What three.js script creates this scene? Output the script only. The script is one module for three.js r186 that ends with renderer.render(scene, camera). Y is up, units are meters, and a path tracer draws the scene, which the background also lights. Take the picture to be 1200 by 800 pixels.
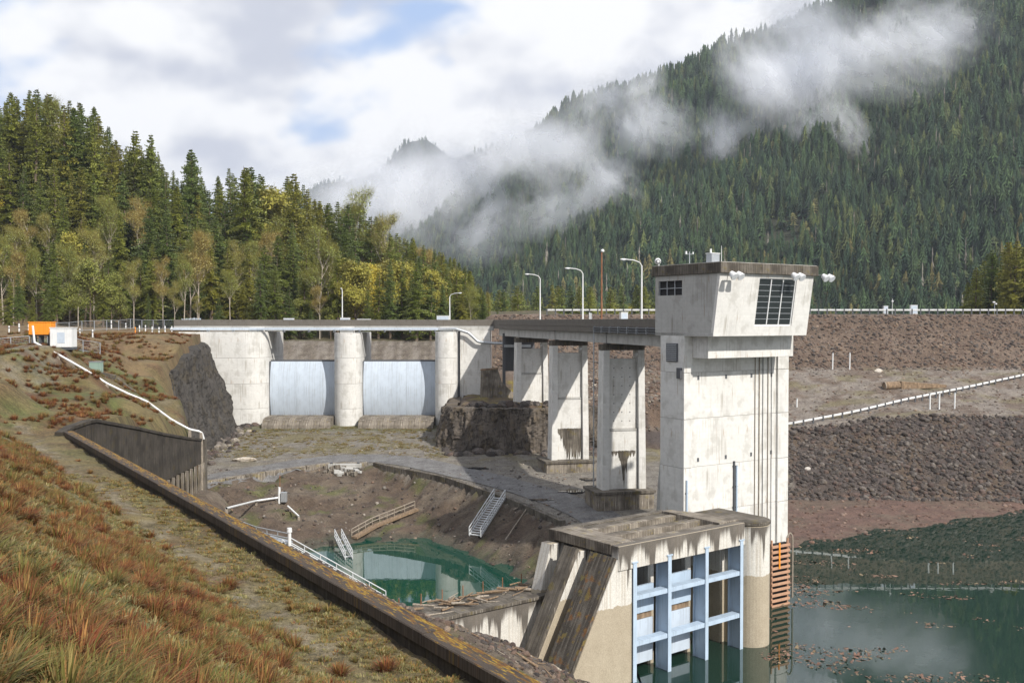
import * as THREE from 'three';
import { RoundedBoxGeometry } from 'three/addons/geometries/RoundedBoxGeometry.js';
import { mergeGeometries } from 'three/addons/utils/BufferGeometryUtils.js';
import { createNoise2D, createNoise3D } from 'simplex-noise';

// ---------------------------------------------------------------- camera, sky, sun, exposure
const scene = new THREE.Scene();
const F = 1150, EYE = 29.5, PITCH = Math.atan(24 / F);            // focal length in photo pixels, eye height above the water
const camera = new THREE.PerspectiveCamera(2 * Math.atan(400 / F) * 180 / Math.PI, 1.5, 0.3, 12000);
camera.position.set(0, EYE, 0);
camera.rotation.set(-PITCH, 0, 0);
const renderer = new THREE.WebGLRenderer({ antialias: true });
renderer.toneMapping = THREE.LinearToneMapping;
renderer.toneMappingExposure = 1.1;
renderer.shadowMap.enabled = true;
const SUN = new THREE.Vector3(0.50, 0.63, 0.60).normalize();
const sun = new THREE.DirectionalLight(new THREE.Color().setRGB(1, 0.95, 0.87), 5.0);
sun.position.copy(SUN).multiplyScalar(400).add(new THREE.Vector3(0, 10, -130));
sun.target.position.set(0, 10, -130);
sun.castShadow = true; sun.shadow.radius = 1.5;
sun.shadow.mapSize.set(4096, 4096);
Object.assign(sun.shadow.camera, { left: -160, right: 160, top: 160, bottom: -160, near: 10, far: 900 });
scene.add(sun, sun.target);

function rngOf(seed) { let a = seed >>> 0; return () => { a = (a + 0x6D2B79F5) >>> 0; let t = a; t = Math.imul(t ^ (t >>> 15), t | 1); t ^= t + Math.imul(t ^ (t >>> 7), t | 61); return ((t ^ (t >>> 14)) >>> 0) / 4294967296; }; }
const n2 = createNoise2D(rngOf(11)), n3 = createNoise3D(rngOf(23));
const fbm2 = (x, y, o = 4) => { let s = 0, a = 0.5, f = 1; for (let i = 0; i < o; i++) { s += a * n2(x * f, y * f + i * 17.3); a *= 0.5; f *= 2.03; } return s; };
const fbm3 = (x, y, z, o = 4) => { let s = 0, a = 0.5, f = 1; for (let i = 0; i < o; i++) { s += a * n3(x * f, y * f, z * f + i * 9.7); a *= 0.5; f *= 2.03; } return s; };
const clamp = (x, a = 0, b = 1) => Math.min(b, Math.max(a, x));
const lerp = (a, b, t) => a + (b - a) * t;
const sstep = (a, b, x) => { const t = clamp((x - a) / (b - a)); return t * t * (3 - 2 * t); };

// broken cloud over the whole sky, a few blue gaps
{
  const W = 2048, Hh = 1024, d = new Float32Array(W * Hh * 4);
  for (let j = 0; j < Hh; j++) {
    const el = ((j + 0.5) / Hh - 0.5) * Math.PI, y = Math.sin(el), c = Math.cos(el);
    for (let i = 0; i < W; i++) {
      const az = ((i + 0.5) / W) * 2 * Math.PI - Math.PI, x = c * Math.cos(az), z = c * Math.sin(az);
      const yy = Math.max(y, 0);
      const k = 1 / (yy + 0.35), px = x * k, pz = z * k;
      const q = fbm2(px * 0.9 + 3.1, pz * 0.9 - 1.7, 3);
      const a = fbm2(px * 1.4 + q * 0.35 + 5.2, pz * 1.4 + q * 0.3 + 2.4, 7);
      const b = fbm2(px * 3.1 - 4 + 0.2 * q, pz * 3.1 + 7, 7);
      const cov = sstep(-0.62, -0.22, a + 0.35 * b);                 // where cloud stands
      const lit = sstep(-0.42, 0.34, fbm2(px * 1.15 + 9.2, pz * 1.15 + 1.3, 4) * 1.0 + 0.75 * b);
      const cloud = [lerp(0.60, 0.98, lit), lerp(0.63, 0.985, lit), lerp(0.72, 1.0, lit)];
      const blue = [lerp(0.50, 0.24, sstep(0, 0.8, yy)), lerp(0.64, 0.42, sstep(0, 0.8, yy)), lerp(0.88, 0.80, sstep(0, 0.8, yy))];
      const p = (j * W + i) * 4;
      for (let n = 0; n < 3; n++) d[p + n] = lerp(blue[n], cloud[n], cov);
      d[p + 3] = 1;
    }
  }
  const sky = new THREE.DataTexture(d, W, Hh, THREE.RGBAFormat, THREE.FloatType);
  sky.mapping = THREE.EquirectangularReflectionMapping;
  sky.magFilter = THREE.LinearFilter; sky.needsUpdate = true;
  scene.background = sky; scene.environment = sky;
}
scene.fog = new THREE.FogExp2(new THREE.Color().setRGB(0.72, 0.8, 0.95), 0.000085);

// a photo pixel is a direction; distance comes from the depth Z (metres ahead) or from a known height
const CP = Math.cos(PITCH), SP = Math.sin(PITCH);
function ray(px, py) { const x = (px - 600) / F, y = (400 - py) / F; return [x, y * CP - SP, y * SP + CP]; }   // right, up, ahead
function P(px, py, Z) { const r = ray(px, py); return new THREE.Vector3(r[0] / r[2] * Z, EYE + r[1] / r[2] * Z, -Z); }
function E(px, py, elev) { const r = ray(px, py), t = (elev - EYE) / r[1]; return new THREE.Vector3(r[0] * t, elev, -r[2] * t); }

// ---------------------------------------------------------------- scene-graph helpers
const used = new Map();
function numbered(name) { const n = used.get(name) ?? 0; used.set(name, n + 1); return n ? `${name}_${String(n).padStart(3, '0')}` : name; }
function tag(o, label, category, group, kind) { if (label) o.userData.label = label; if (category) o.userData.category = category; if (group) o.userData.group = group; if (kind) o.userData.kind = kind; return o; }
function thing(name, label, category, pos = [0, 0, 0], turn = 0, group) {
  const o = new THREE.Group(); o.name = numbered(name); scene.add(o);
  if (pos.isVector3) o.position.copy(pos); else o.position.set(...pos);
  o.rotation.y = turn; return tag(o, label, category, group);
}
function mesh(name, geo, m, parent) {
  const o = new THREE.Mesh(Array.isArray(geo) ? merge(geo) : geo, m);
  o.name = parent ? name : numbered(name); o.castShadow = o.receiveShadow = true;
  (parent ?? scene).add(o); return o;
}
const struct = (name, geo, m) => tag(mesh(name, geo, m), null, null, null, 'structure');
function copyOf(src, label, group) { const c = src.clone(); c.name = numbered(src.name.replace(/_\d{3}$/, '')); c.userData = { ...src.userData }; if (label) c.userData.label = label; if (group) c.userData.group = group; scene.add(c); return c; }
function merge(list) {
  const l = list.map((g) => { const q = g.index ? g.toNonIndexed() : g; for (const k of Object.keys(q.attributes)) if (!['position', 'normal', 'uv'].includes(k)) q.deleteAttribute(k); return q; });
  return l.length > 1 ? mergeGeometries(l) : l[0];
}
// uv in metres from the way each face points
function boxUV(g, su = 1, sv = su, ou = 0) {
  if (g.index) g = g.toNonIndexed();
  const p = g.attributes.position, uv = new Float32Array(p.count * 2), a = new THREE.Vector3(), b = new THREE.Vector3(), c = new THREE.Vector3();
  for (let i = 0; i < p.count; i += 3) {
    a.fromBufferAttribute(p, i); b.fromBufferAttribute(p, i + 1); c.fromBufferAttribute(p, i + 2);
    const n = b.clone().sub(a).cross(c.clone().sub(a)); const ax = Math.abs(n.x), ay = Math.abs(n.y), az = Math.abs(n.z);
    [a, b, c].forEach((v, k) => {
      const q = ay > ax && ay > az ? [v.x, v.z] : ax > az ? [v.z + 3.3, v.y] : [v.x, v.y];
      uv[(i + k) * 2] = q[0] * su + ou; uv[(i + k) * 2 + 1] = q[1] * (ay > ax && ay > az ? su : sv);
    });
  }
  g.setAttribute('uv', new THREE.BufferAttribute(uv, 2)); return g;
}
const M4 = (x, y, z, rx = 0, ry = 0, rz = 0) => new THREE.Matrix4().compose(new THREE.Vector3(x, y, z), new THREE.Quaternion().setFromEuler(new THREE.Euler(rx, ry, rz, 'YXZ')), new THREE.Vector3(1, 1, 1));
// box from its corner ranges, edges eased
function bx(x0, x1, y0, y1, z0, z1, r = 0.04) {
  const w = Math.abs(x1 - x0), h = Math.abs(y1 - y0), d = Math.abs(z1 - z0), rr = Math.min(r, w / 3, h / 3, d / 3);
  const g = rr > 0.004 ? new RoundedBoxGeometry(w, h, d, 1, rr) : new THREE.BoxGeometry(w, h, d);
  return g.translate((x0 + x1) / 2, (y0 + y1) / 2, (z0 + z1) / 2);
}
function cyl(p, q, r0, r1 = r0, seg = 10) {
  const d = q.clone().sub(p), L = d.length(), g = new THREE.CylinderGeometry(r1, r0, L, seg, 1);
  return g.applyMatrix4(new THREE.Matrix4().compose(p.clone().add(q).multiplyScalar(0.5), new THREE.Quaternion().setFromUnitVectors(new THREE.Vector3(0, 1, 0), d.normalize()), new THREE.Vector3(1, 1, 1)));
}
const V = (x, y, z) => new THREE.Vector3(x, y, z);
function tube(pts, r, seg = 8, n = pts.length * 4) { return new THREE.TubeGeometry(new THREE.CatmullRomCurve3(pts, false, 'catmullrom', 0.1), n, r, seg); }
// straight bar of square section between two points
function bar(p, q, w, h = w) {
  const d = q.clone().sub(p), L = d.length(), g = new THREE.BoxGeometry(w, h, L);
  const m = new THREE.Matrix4().lookAt(p, q, V(0, 1, 0)); m.setPosition(p.clone().add(q).multiplyScalar(0.5));
  return g.applyMatrix4(m);
}
// vertical prism from a plan outline [x, z]
function prism(outline, y0, y1, bevel = 0.05) {
  const s = new THREE.Shape(outline.map(([x, z]) => new THREE.Vector2(x, -z)));
  const g = new THREE.ExtrudeGeometry(s, { depth: y1 - y0 - 2 * bevel, bevelEnabled: bevel > 0, bevelSize: bevel, bevelThickness: bevel, bevelOffset: -bevel, bevelSegments: 1, curveSegments: 12 });
  return g.rotateX(-Math.PI / 2).translate(0, y0 + bevel, 0);
}
// prism from an outline in x and y, from z0 to z1
function sideways(outline, z0, z1, bevel = 0.04) {
  const s = new THREE.Shape(outline.map(([x, y]) => new THREE.Vector2(x, y)));
  return new THREE.ExtrudeGeometry(s, { depth: Math.abs(z1 - z0) - 2 * bevel, bevelEnabled: bevel > 0, bevelSize: bevel, bevelThickness: bevel, bevelOffset: -bevel, bevelSegments: 1 }).translate(0, 0, Math.min(z0, z1) + bevel);
}

// ---------------------------------------------------------------- procedural textures
function hash(x, y, s) { let h = Math.imul(x, 374761393) + Math.imul(y, 668265263) + Math.imul(s, 2147483647 - 59); h = Math.imul(h ^ (h >>> 13), 1274126177); return ((h ^ (h >>> 16)) >>> 0) / 4294967296; }
function pn(u, v, fx, fy, s) {                                     // periodic value noise, 0..1
  const x = u * fx, y = v * fy, xi = Math.floor(x), yi = Math.floor(y); let a = x - xi, b = y - yi; a = a * a * (3 - 2 * a); b = b * b * (3 - 2 * b);
  const X0 = ((xi % fx) + fx) % fx, X1 = (X0 + 1) % fx, Y0 = ((yi % fy) + fy) % fy, Y1 = (Y0 + 1) % fy;
  return lerp(lerp(hash(X0, Y0, s), hash(X1, Y0, s), a), lerp(hash(X0, Y1, s), hash(X1, Y1, s), a), b);
}
function pf(u, v, f, s, o = 4) { let t = 0, a = 0.5, w = 0; for (let i = 0; i < o; i++) { t += a * pn(u, v, f, f, s + i); w += a; a *= 0.55; f *= 2; } return t / w; }
const enc = (x) => Math.round(255 * clamp(x <= 0.0031308 ? 12.92 * x : 1.055 * Math.pow(x, 1 / 2.4) - 0.055));
function tex(size, fn, srgb = true) {
  const d = new Uint8Array(size * size * 4);
  for (let j = 0; j < size; j++) for (let i = 0; i < size; i++) {
    const c = fn((i + 0.5) / size, (j + 0.5) / size), p = (j * size + i) * 4;
    for (let n = 0; n < 3; n++) d[p + n] = srgb ? enc(c[n]) : Math.round(255 * clamp(c[n]));
    d[p + 3] = 255;
  }
  const t = new THREE.DataTexture(d, size, size); t.wrapS = t.wrapT = THREE.RepeatWrapping; t.magFilter = THREE.LinearFilter; t.minFilter = THREE.LinearMipmapLinearFilter; t.generateMipmaps = true;
  if (srgb) t.colorSpace = THREE.SRGBColorSpace; t.needsUpdate = true; return t;
}
const gray = (size, fn) => tex(size, (u, v) => { const x = fn(u, v); return [x, x, x]; }, false);
const mixc = (a, b, t) => [lerp(a[0], b[0], t), lerp(a[1], b[1], t), lerp(a[2], b[2], t)];
// pale concrete, tile 8 m: cloudy, with run-off streaks, board marks and pits
const texConcrete = tex(1024, (u, v) => {
  let t = 0.80 + 0.20 * (pf(u, v, 4, 1, 5) - 0.5) + 0.12 * (pf(u, v, 32, 9, 3) - 0.5);
  const board = pn(u, v, 2, 52, 33); t *= 1 - 0.06 * (board - 0.4);
  const st = sstep(0.56, 0.9, pn(u, v, 90, 3, 41) * 0.6 + pn(u, v, 40, 2, 42) * 0.4), on = pf(u, v, 3, 44, 2);
  let c = [t, t * 0.985, t * 0.955];
  c = mixc(c, [0.40, 0.36, 0.30], st * 0.8 * sstep(0.35, 0.7, on)); c = mixc(c, [0.50, 0.48, 0.44], sstep(0.52, 0.72, pf(u, v, 7, 47, 4)) * 0.45);
  const rust = sstep(0.70, 0.9, pn(u, v, 70, 4, 51)) * sstep(0.55, 0.8, pf(u, v, 5, 53, 2)); c = mixc(c, [0.42, 0.27, 0.15], rust * 0.5);
  if (pn(u, v, 190, 190, 61) > 0.955) c = mixc(c, [0.35, 0.33, 0.3], 0.6);
  return c;
});
const bumpConcrete = gray(512, (u, v) => 0.5 + 0.5 * (pf(u, v, 16, 3, 4) - 0.5) + 0.25 * (pn(u, v, 2, 52, 33) - 0.5) - (pn(u, v, 150, 150, 61) > 0.94 ? 0.3 : 0));
// old concrete gone black with lichen, pale leached runs in it, tile 6 m
const texDarkConcrete = tex(512, (u, v) => {
  const a = pf(u, v, 5, 71, 5), s = pn(u, v, 60, 4, 72) * 0.6 + pn(u, v, 150, 6, 73) * 0.4;
  let c = mixc([0.055, 0.046, 0.036], [0.16, 0.14, 0.115], sstep(0.3, 0.75, a * 0.6 + s * 0.4));
  c = mixc(c, [0.42, 0.40, 0.36], sstep(0.72, 0.9, s) * sstep(0.55, 0.75, pf(u, v, 4, 75, 3)) * 0.8);
  c = mixc(c, [0.13, 0.10, 0.02], sstep(0.62, 0.8, pf(u, v, 9, 77, 4)) * 0.55);
  const g = 0.75 + 0.5 * pn(u, v, 220, 220, 79); return [c[0] * g, c[1] * g, c[2] * g];
});
// intake concrete between the water and 12 m: black weathered head with ragged runs, pale band, tan below the old water line (tile 8 m by 12 m)
const texTide = tex(1024, (u, v) => {
  const y = v * 12, s = pn(u, v, 17, 1, 81) * 0.6 + pn(u, v, 58, 1, 82) * 0.27 + pn(u, v, 140, 1, 89) * 0.13, a = pf(u, v, 6, 83, 4), g = 0.82 + 0.36 * pn(u, v, 230, 230, 84);
  const run = 0.75 + 3.4 * Math.pow(s, 2.6) + 0.9 * (a - 0.5);
  let c = mixc([0.50, 0.48, 0.44], [0.64, 0.62, 0.57], a);
  c = mixc(c, [0.36, 0.30, 0.23], sstep(0.55, 0.85, pn(u, v, 80, 3, 86)) * 0.4);
  const tide = 6.5 + 0.25 * (pn(u, v, 14, 1, 85) - 0.5) + 0.12 * (pn(u, v, 90, 1, 88) - 0.5);
  if (y < tide) c = mixc([0.33, 0.28, 0.205], [0.40, 0.345, 0.26], pf(u, v, 10, 87, 4));
  c = mixc(c, mixc([0.045, 0.036, 0.028], [0.13, 0.11, 0.09], a), sstep(-0.45, 0.5, run - (11.6 - y)) * 0.92);
  return [c[0] * g, c[1] * g, c[2] * g];
});
// loose stone, earth and thatch: near-neutral, vertex colours give the tone (tile 6 m)
const texGravel = tex(1024, (u, v) => {
  const big = pf(u, v, 6, 91, 4), mid = pf(u, v, 40, 92, 3), fine = pn(u, v, 256, 256, 93), st = pn(u, v, 128, 128, 94);
  let t = 0.52 + 0.42 * (big - 0.5) + 0.55 * (mid - 0.5) + 0.42 * (fine - 0.5); if (st > 0.86) t += 0.3; if (st < 0.1) t -= 0.2;
  return [t, t * lerp(0.94, 1.0, big), t * lerp(0.86, 1.0, mid)];
});
const bumpGravel = gray(512, (u, v) => 0.5 + 0.5 * (pf(u, v, 30, 95, 4) - 0.5) + 0.4 * (pn(u, v, 150, 150, 96) - 0.5));
const texRock = tex(512, (u, v) => {
  const a = pf(u, v, 4, 101, 6), b = Math.abs(pf(u, v, 12, 103, 4) - 0.5) * 2, c2 = pn(u, v, 180, 180, 105);
  let t = 0.35 + 0.6 * a + 0.25 * (c2 - 0.5); t *= lerp(0.45, 1, sstep(0.02, 0.16, b));
  return mixc([t, t * 0.95, t * 0.9], [t * 1.1, t * 0.95, t * 0.68], sstep(0.5, 0.75, pf(u, v, 7, 107, 3)) * 0.7);
});
const texPaint = tex(512, (u, v) => {
  const a = pf(u, v, 5, 111, 5), s = pn(u, v, 70, 2, 113); let t = 0.84 + 0.16 * (a - 0.5) - 0.12 * sstep(0.6, 0.9, s);
  let c = [t, t, t]; c = mixc(c, [0.52, 0.47, 0.40], sstep(0.55, 0.85, pn(u, v, 48, 2, 117)) * sstep(0.45, 0.7, pf(u, v, 4, 119, 3)) * 0.22); c = mixc(c, [0.35, 0.24, 0.15], sstep(0.78, 0.92, pf(u, v, 18, 115, 3) * 0.7 + s * 0.3) * 0.7); return c;
});
const texBark = tex(512, (u, v) => { const t = 0.4 + 0.7 * pn(u, v, 30, 5, 121) * pf(u, v, 10, 123, 3); return [t, t * 0.93, t * 0.84]; });
// black capping with orange-yellow moss, denser to one side (tile 8 m along u, 1 across v)
const texMoss = tex(1024, (u, v) => {
  const a = pf(u, v, 8, 131, 5), b = pf(u, v, 24, 133, 4), f = pn(u, v, 250, 250, 135);
  let c = mixc([0.035, 0.026, 0.02], [0.09, 0.07, 0.055], a);
  const m = sstep(0.47, 0.60, b * 0.6 + a * 0.4 + 0.5 * (v - 0.56));
  c = mixc(c, mixc([0.15, 0.065, 0.012], [0.34, 0.22, 0.02], sstep(0.4, 0.75, pf(u, v, 40, 137, 3))), m * 0.9);
  const g = 0.65 + 0.7 * f; return [c[0] * g, c[1] * g, c[2] * g];
});
// mossy slope: near-black concrete with russet and olive growth in patches (tile 6 m)
const texLichen = tex(512, (u, v) => {
  const a = pf(u, v, 5, 151, 5), b = pf(u, v, 14, 153, 4), f = pn(u, v, 240, 240, 155), s = pn(u, v, 50, 3, 156);
  let c = mixc([0.05, 0.042, 0.034], [0.13, 0.115, 0.095], sstep(0.3, 0.75, a * 0.5 + s * 0.5));
  c = mixc(c, [0.17, 0.07, 0.02], sstep(0.50, 0.64, a * 0.5 + b * 0.5) * 0.85); c = mixc(c, [0.16, 0.14, 0.04], sstep(0.60, 0.75, b) * 0.6);
  const g = 0.7 + 0.6 * f; return [c[0] * g, c[1] * g, c[2] * g];
});
const rgb = (r, g, b) => new THREE.Color().setRGB(r, g, b);
function mat(map, color, roughness = 0.9, o = {}) { return new THREE.MeshStandardMaterial({ map, color, roughness, ...o }); }
const M = {
  concrete: mat(texConcrete, rgb(0.765, 0.765, 0.755), 0.9, { bumpMap: bumpConcrete, bumpScale: 0.012 }),
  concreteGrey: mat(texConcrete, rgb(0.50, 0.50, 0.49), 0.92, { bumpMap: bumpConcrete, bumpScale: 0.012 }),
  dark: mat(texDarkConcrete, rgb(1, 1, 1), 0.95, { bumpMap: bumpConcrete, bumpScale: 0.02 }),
  blackened: mat(texDarkConcrete, rgb(0.40, 0.38, 0.36), 0.95, { bumpMap: bumpConcrete, bumpScale: 0.02 }),
  parapet: mat(texConcrete, rgb(0.165, 0.15, 0.132), 0.95, { bumpMap: bumpConcrete, bumpScale: 0.02 }),
  darkMid: mat(texDarkConcrete, rgb(1.0, 1.0, 1.0).multiplyScalar(1.7), 0.95, { bumpMap: bumpConcrete, bumpScale: 0.02 }),
  tide: mat(texTide, rgb(1, 1, 1), 0.92, { bumpMap: bumpConcrete, bumpScale: 0.015 }),
  brownMoss: mat(texLichen, rgb(1, 1, 1), 1, { bumpMap: bumpGravel, bumpScale: 0.04 }),
  moss: mat(texMoss, rgb(1, 1, 1), 1, { bumpMap: bumpGravel, bumpScale: 0.03 }),
  blue: mat(texPaint, rgb(0.50, 0.62, 0.76), 0.45),
  gate: mat(texPaint, rgb(0.58, 0.66, 0.76), 0.5),
  white: mat(texPaint, rgb(0.85, 0.86, 0.86), 0.5),
  galv: mat(texPaint, rgb(0.52, 0.55, 0.58), 0.42, { metalness: 0.5 }),
  steel: mat(texPaint, rgb(0.10, 0.105, 0.115), 0.6),
  rust: mat(texBark, rgb(0.42, 0.20, 0.11), 0.85),
  rack: mat(texPaint, rgb(0.52, 0.30, 0.19), 0.8),
  orange: mat(texPaint, rgb(0.95, 0.33, 0.02), 0.55),
  black: new THREE.MeshStandardMaterial({ color: rgb(0.012, 0.012, 0.013), roughness: 0.8 }),
  glass: new THREE.MeshPhysicalMaterial({ color: rgb(0.02, 0.025, 0.025), roughness: 0.06, metalness: 0 }),
  wood: mat(texBark, rgb(0.36, 0.27, 0.19), 0.95),
  greyWood: mat(texBark, rgb(0.50, 0.46, 0.41), 0.95),
  ground: mat(texGravel, rgb(1, 1, 1), 1, { vertexColors: true, bumpMap: bumpGravel, bumpScale: 0.05 }),
  road: mat(texGravel, rgb(0.26, 0.26, 0.265), 0.85, { bumpMap: bumpGravel, bumpScale: 0.01 }),
  rock: mat(texRock, rgb(0.085, 0.081, 0.077), 0.95, { bumpMap: bumpGravel, bumpScale: 0.1 }),
  riprap: mat(texRock, rgb(1, 1, 1), 0.95),
  bark: mat(texBark, rgb(0.20, 0.16, 0.125), 0.95),
  paleBark: mat(texBark, rgb(0.62, 0.58, 0.52), 0.9),
};
for (const k of ['concrete', 'concreteGrey', 'dark', 'darkMid', 'tide', 'moss']) M[k].name = k;
// ---------------------------------------------------------------- the lie of the land (X right, Z ahead of the camera, both in metres)
const WALL_A = [-36.5, 80], WALL_B = [16, 0];                      // the long retaining wall, its top level at 20.5 m
const WL = Math.hypot(WALL_B[0] - WALL_A[0], WALL_B[1] - WALL_A[1]), WD = [(WALL_B[0] - WALL_A[0]) / WL, (WALL_B[1] - WALL_A[1]) / WL];
const leftOfWall = (X, Z) => (X - WALL_A[0]) * WD[1] - (Z - WALL_A[1]) * WD[0];   // metres, positive on the camera's side
const apronH = (X, Z) => (Z > 151 ? 9.3 - 0.078 * (Math.min(Z, 190) - 188) * -1 : 6.4 - 0.048 * (151 - Z));
const KERB_W = [[-49, 137], [-47.3, 139.6], [-38.7, 148.5], [-33, 153], [-28.5, 155.8], [-23, 155.8]];
const KERB_E = [[-23, 155.8], [-10, 144.5], [0, 130], [6.2, 118.4], [9, 108]];
function polyDist(pl, X, Z) {
  let best = 1e9, side = 1;
  for (let i = 0; i + 1 < pl.length; i++) {
    const [ax, az] = pl[i], [bx_, bz] = pl[i + 1], dx = bx_ - ax, dz = bz - az, t = clamp(((X - ax) * dx + (Z - az) * dz) / (dx * dx + dz * dz));
    const d = Math.hypot(X - ax - t * dx, Z - az - t * dz); if (d < best) { best = d; side = dx * (Z - az) - dz * (X - ax) > 0 ? 1 : -1; }
  }
  return best * side;                                              // positive on the left of the line's run
}
const HILL_EDGE = [[-38.2, 80], [-37.6, 86], [-38.2, 100], [-38.9, 118], [-44, 129], [-53, 140], [-53.4, 158], [-56, 175], [-60.5, 190.5], [-62, 194], [-62, 262]];
const hillPts = [[-47, 85, 24.8], [-58, 112, 26.2], [-41, 84, 21.2], [-37.5, 83, 20.2], [-57, 117, 26.6], [-49.6, 114, 23.4], [-44.8, 114.5, 20.6], [-40.3, 116, 17.6], [-38.5, 117, 16.2], [-45, 106, 21.4], [-39, 104, 18.6], [-40, 94, 20.2], [-53, 140, 21.6], [-58, 140, 25.0], [-64, 140, 27.0],
  [-48, 128, 19.2], [-52, 127, 22.6], [-53.5, 150, 23.4], [-54.5, 164, 25.6], [-60, 166, 27.3], [-61, 185, 27.0], [-75, 150, 27.6], [-75, 190, 28], [-62, 194, 27.8], [-90, 120, 27.6], [-70, 100, 27.4], [-100, 190, 28.5], [-66, 230, 27.5], [-43, 66, 24], [-60, 60, 27.6], [-33, 73, 20.0], [-36, 78, 20.0], [-29, 68, 20.0], [-37, 81, 20.1]];
function hillFar(X, Z) { let s = 0, w = 0; for (const [x, z, h] of hillPts) { const q = 1 / Math.pow((X - x) ** 2 + (Z - z) ** 2 + 5, 2.4); s += q * h; w += q; } return s / w; }
function hillNear(d) { return Math.min(27.9, 19.75 + 0.12 * Math.min(d, 3.6) + 0.70 * Math.max(0, d - 3.6)); }
const EMB = [[100, -9], [140, -5], [150, -1.2], [157, 1.0], [172.5, 13], [178, 13.5], [186, 14.8], [200, 18.2], [207, 19.4], [223.5, 30.7], [225, 31], [233, 31], [260, 16], [400, 8]];
function profile(t, x) { if (x <= t[0][0]) return t[0][1]; for (let i = 1; i < t.length; i++) if (x < t[i][0]) return lerp(t[i - 1][1], t[i][1], (x - t[i - 1][0]) / (t[i][0] - t[i - 1][0])); return t[t.length - 1][1]; }
const LEDGE = [[-11.5, 200], [-11.2, 170], [-8.5, 166], [6, 165], [12, 168], [30, 176]];
function forestRise(X, Z) { return 26 + 0.60 * Math.max(0, Math.min(Z, 345) - 252) * sstep(-20, -190, X) + 0.05 * Math.max(0, Z - 250); }
function height(X, Z, rough = true) {
  let h;
  const dw = leftOfWall(X, Z), n = rough ? 1 : 0;
  if (dw > 0 && Z < 82) {                                          // grassy slope the camera stands on
    h = hillNear(dw);
    const k = sstep(64, 82, Z); if (k > 0) h = lerp(h, hillFar(X, Z), k);
    h += n * (0.22 * fbm2(X * 0.25, Z * 0.25, 4) + 0.10 * fbm2(X * 1.3, Z * 1.3, 3));
    return h;
  }
  // low ground: apron, basin with its pool, bank below the wall
  const ap = apronH(X, Z);
  h = ap + n * 0.10 * fbm2(X * 0.12, Z * 0.12, 4);
  { const east = sstep(10, 15, X) * sstep(124, 112, Z); h = lerp(h, Math.min(h, -4), east); h = lerp(h, -6, sstep(24, 34, X)); }      // falls away into the reservoir
  const dk = -polyDist(KERB_W, X, Z), de = -polyDist(KERB_E, X, Z);
  const inBasin = Z < 157 && X < 40 && (Math.abs(de) < Math.abs(dk) ? de : dk) > 0.3;
  if (inBasin) {
    const u = n * (0.7 * fbm2(X * 0.13, Z * 0.13, 4) + 0.34 * fbm2(X * 0.55, Z * 0.55, 4) - 0.9 * sstep(0.10, 0.02, Math.abs(fbm2(X * 0.06 + 5, Z * 0.06, 3))));
    const kw = ap - 0.25 - 0.205 * Math.abs(dk), ke = ap - 0.25 - 0.62 * Math.abs(de);
    h = Math.max(Math.max(kw, ke) + u, -3);
  }
  if (Z < 150) {                                                   // bank down from the foot of the long wall
    const d = -dw, b = Math.min(lerp(2.5, 9.5, sstep(46, 78, Z)), (20.6 + 1.6 * sstep(100, 86, Z) * sstep(62, 74, Z) * sstep(-10, 1, X)) - 0.64 * d) + n * (0.35 * fbm2(X * 0.2, Z * 0.2, 4) + 0.12 * fbm2(X * 1.1, Z * 1.1, 3));
    if (dw <= 0) h = Z < 112 && X > -15 ? Math.max(b, -6) > h || X < 30 ? Math.max(Math.min(h, Z < 100 ? -2 : h), Math.max(b, -6)) : h : Math.max(h, Math.max(b, -6));
    if (Z < 100 && dw < -30) h = Math.min(h, Math.max(b, -6));
  }
  if (X < -31 && Z > 96 && Z < 122) h = Math.max(h, lerp(9.3, 4.5, sstep(-36, -31.5, X)) - 4 * sstep(117, 122, Z));
  // embankment dam
  if (X > -14) {
    const bench = profile(EMB, Z) - 2.5 * sstep(72, 46, X) * sstep(160, 171, Z) * sstep(203, 180, Z) + n * (0.30 * fbm2(X * 0.18, Z * 0.18, 4) + 0.10 * fbm2(X * 0.9, Z * 0.9, 2));
    const k = sstep(-12, 4, X + (Z > 190 ? 8 : 0));
    if (Z > 120) h = Math.max(h, lerp(h, bench, k));
    if (X > 24) {                                                  // mud flat between the stone slope and the water
      const zs = 128 + (X - 37) * 0.58, m = (Z < zs ? -(zs - Z) * 0.10 : 1.1 * clamp((Z - zs) / Math.max(157 - zs, 2))) + n * (0.25 * fbm2(X * 0.12, Z * 0.12, 4) + 0.06 * fbm2(X, Z, 2));
      const k2 = sstep(24, 33, X); if (Z < 157) h = lerp(h, Math.max(m, -5), k2);
    }
  }
  { const d = -polyDist(LEDGE, X, Z); if (d < 0 && X > -13 && X < 32 && Z > 160 && Z < 215) { const t = 15.1 + n * 0.5 * fbm2(X * 0.2, Z * 0.2, 3); h = Math.max(h, lerp(h, t, sstep(0.2, 2.2, -d))); } }
  // chute below the gates and the bank beyond it
  if (Z > 196 && X <= -8) h = Math.max(lerp(9.3, 24.6, sstep(226, 244, Z)), Z > 243 ? 24.6 : 0);
  if (Z > 243 && X < 20) h = Math.max(h, lerp(24.6, forestRise(X, Z), sstep(243, 262, Z)) + n * 0.8 * fbm2(X * 0.05, Z * 0.05, 3));
  // far hill on the left, its edge a rock cut
  const dh = polyDist(HILL_EDGE, X, Z);
  const soft = 1.2 + 4.5 * sstep(124, 134, Z) * sstep(156, 146, Z);
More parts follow.
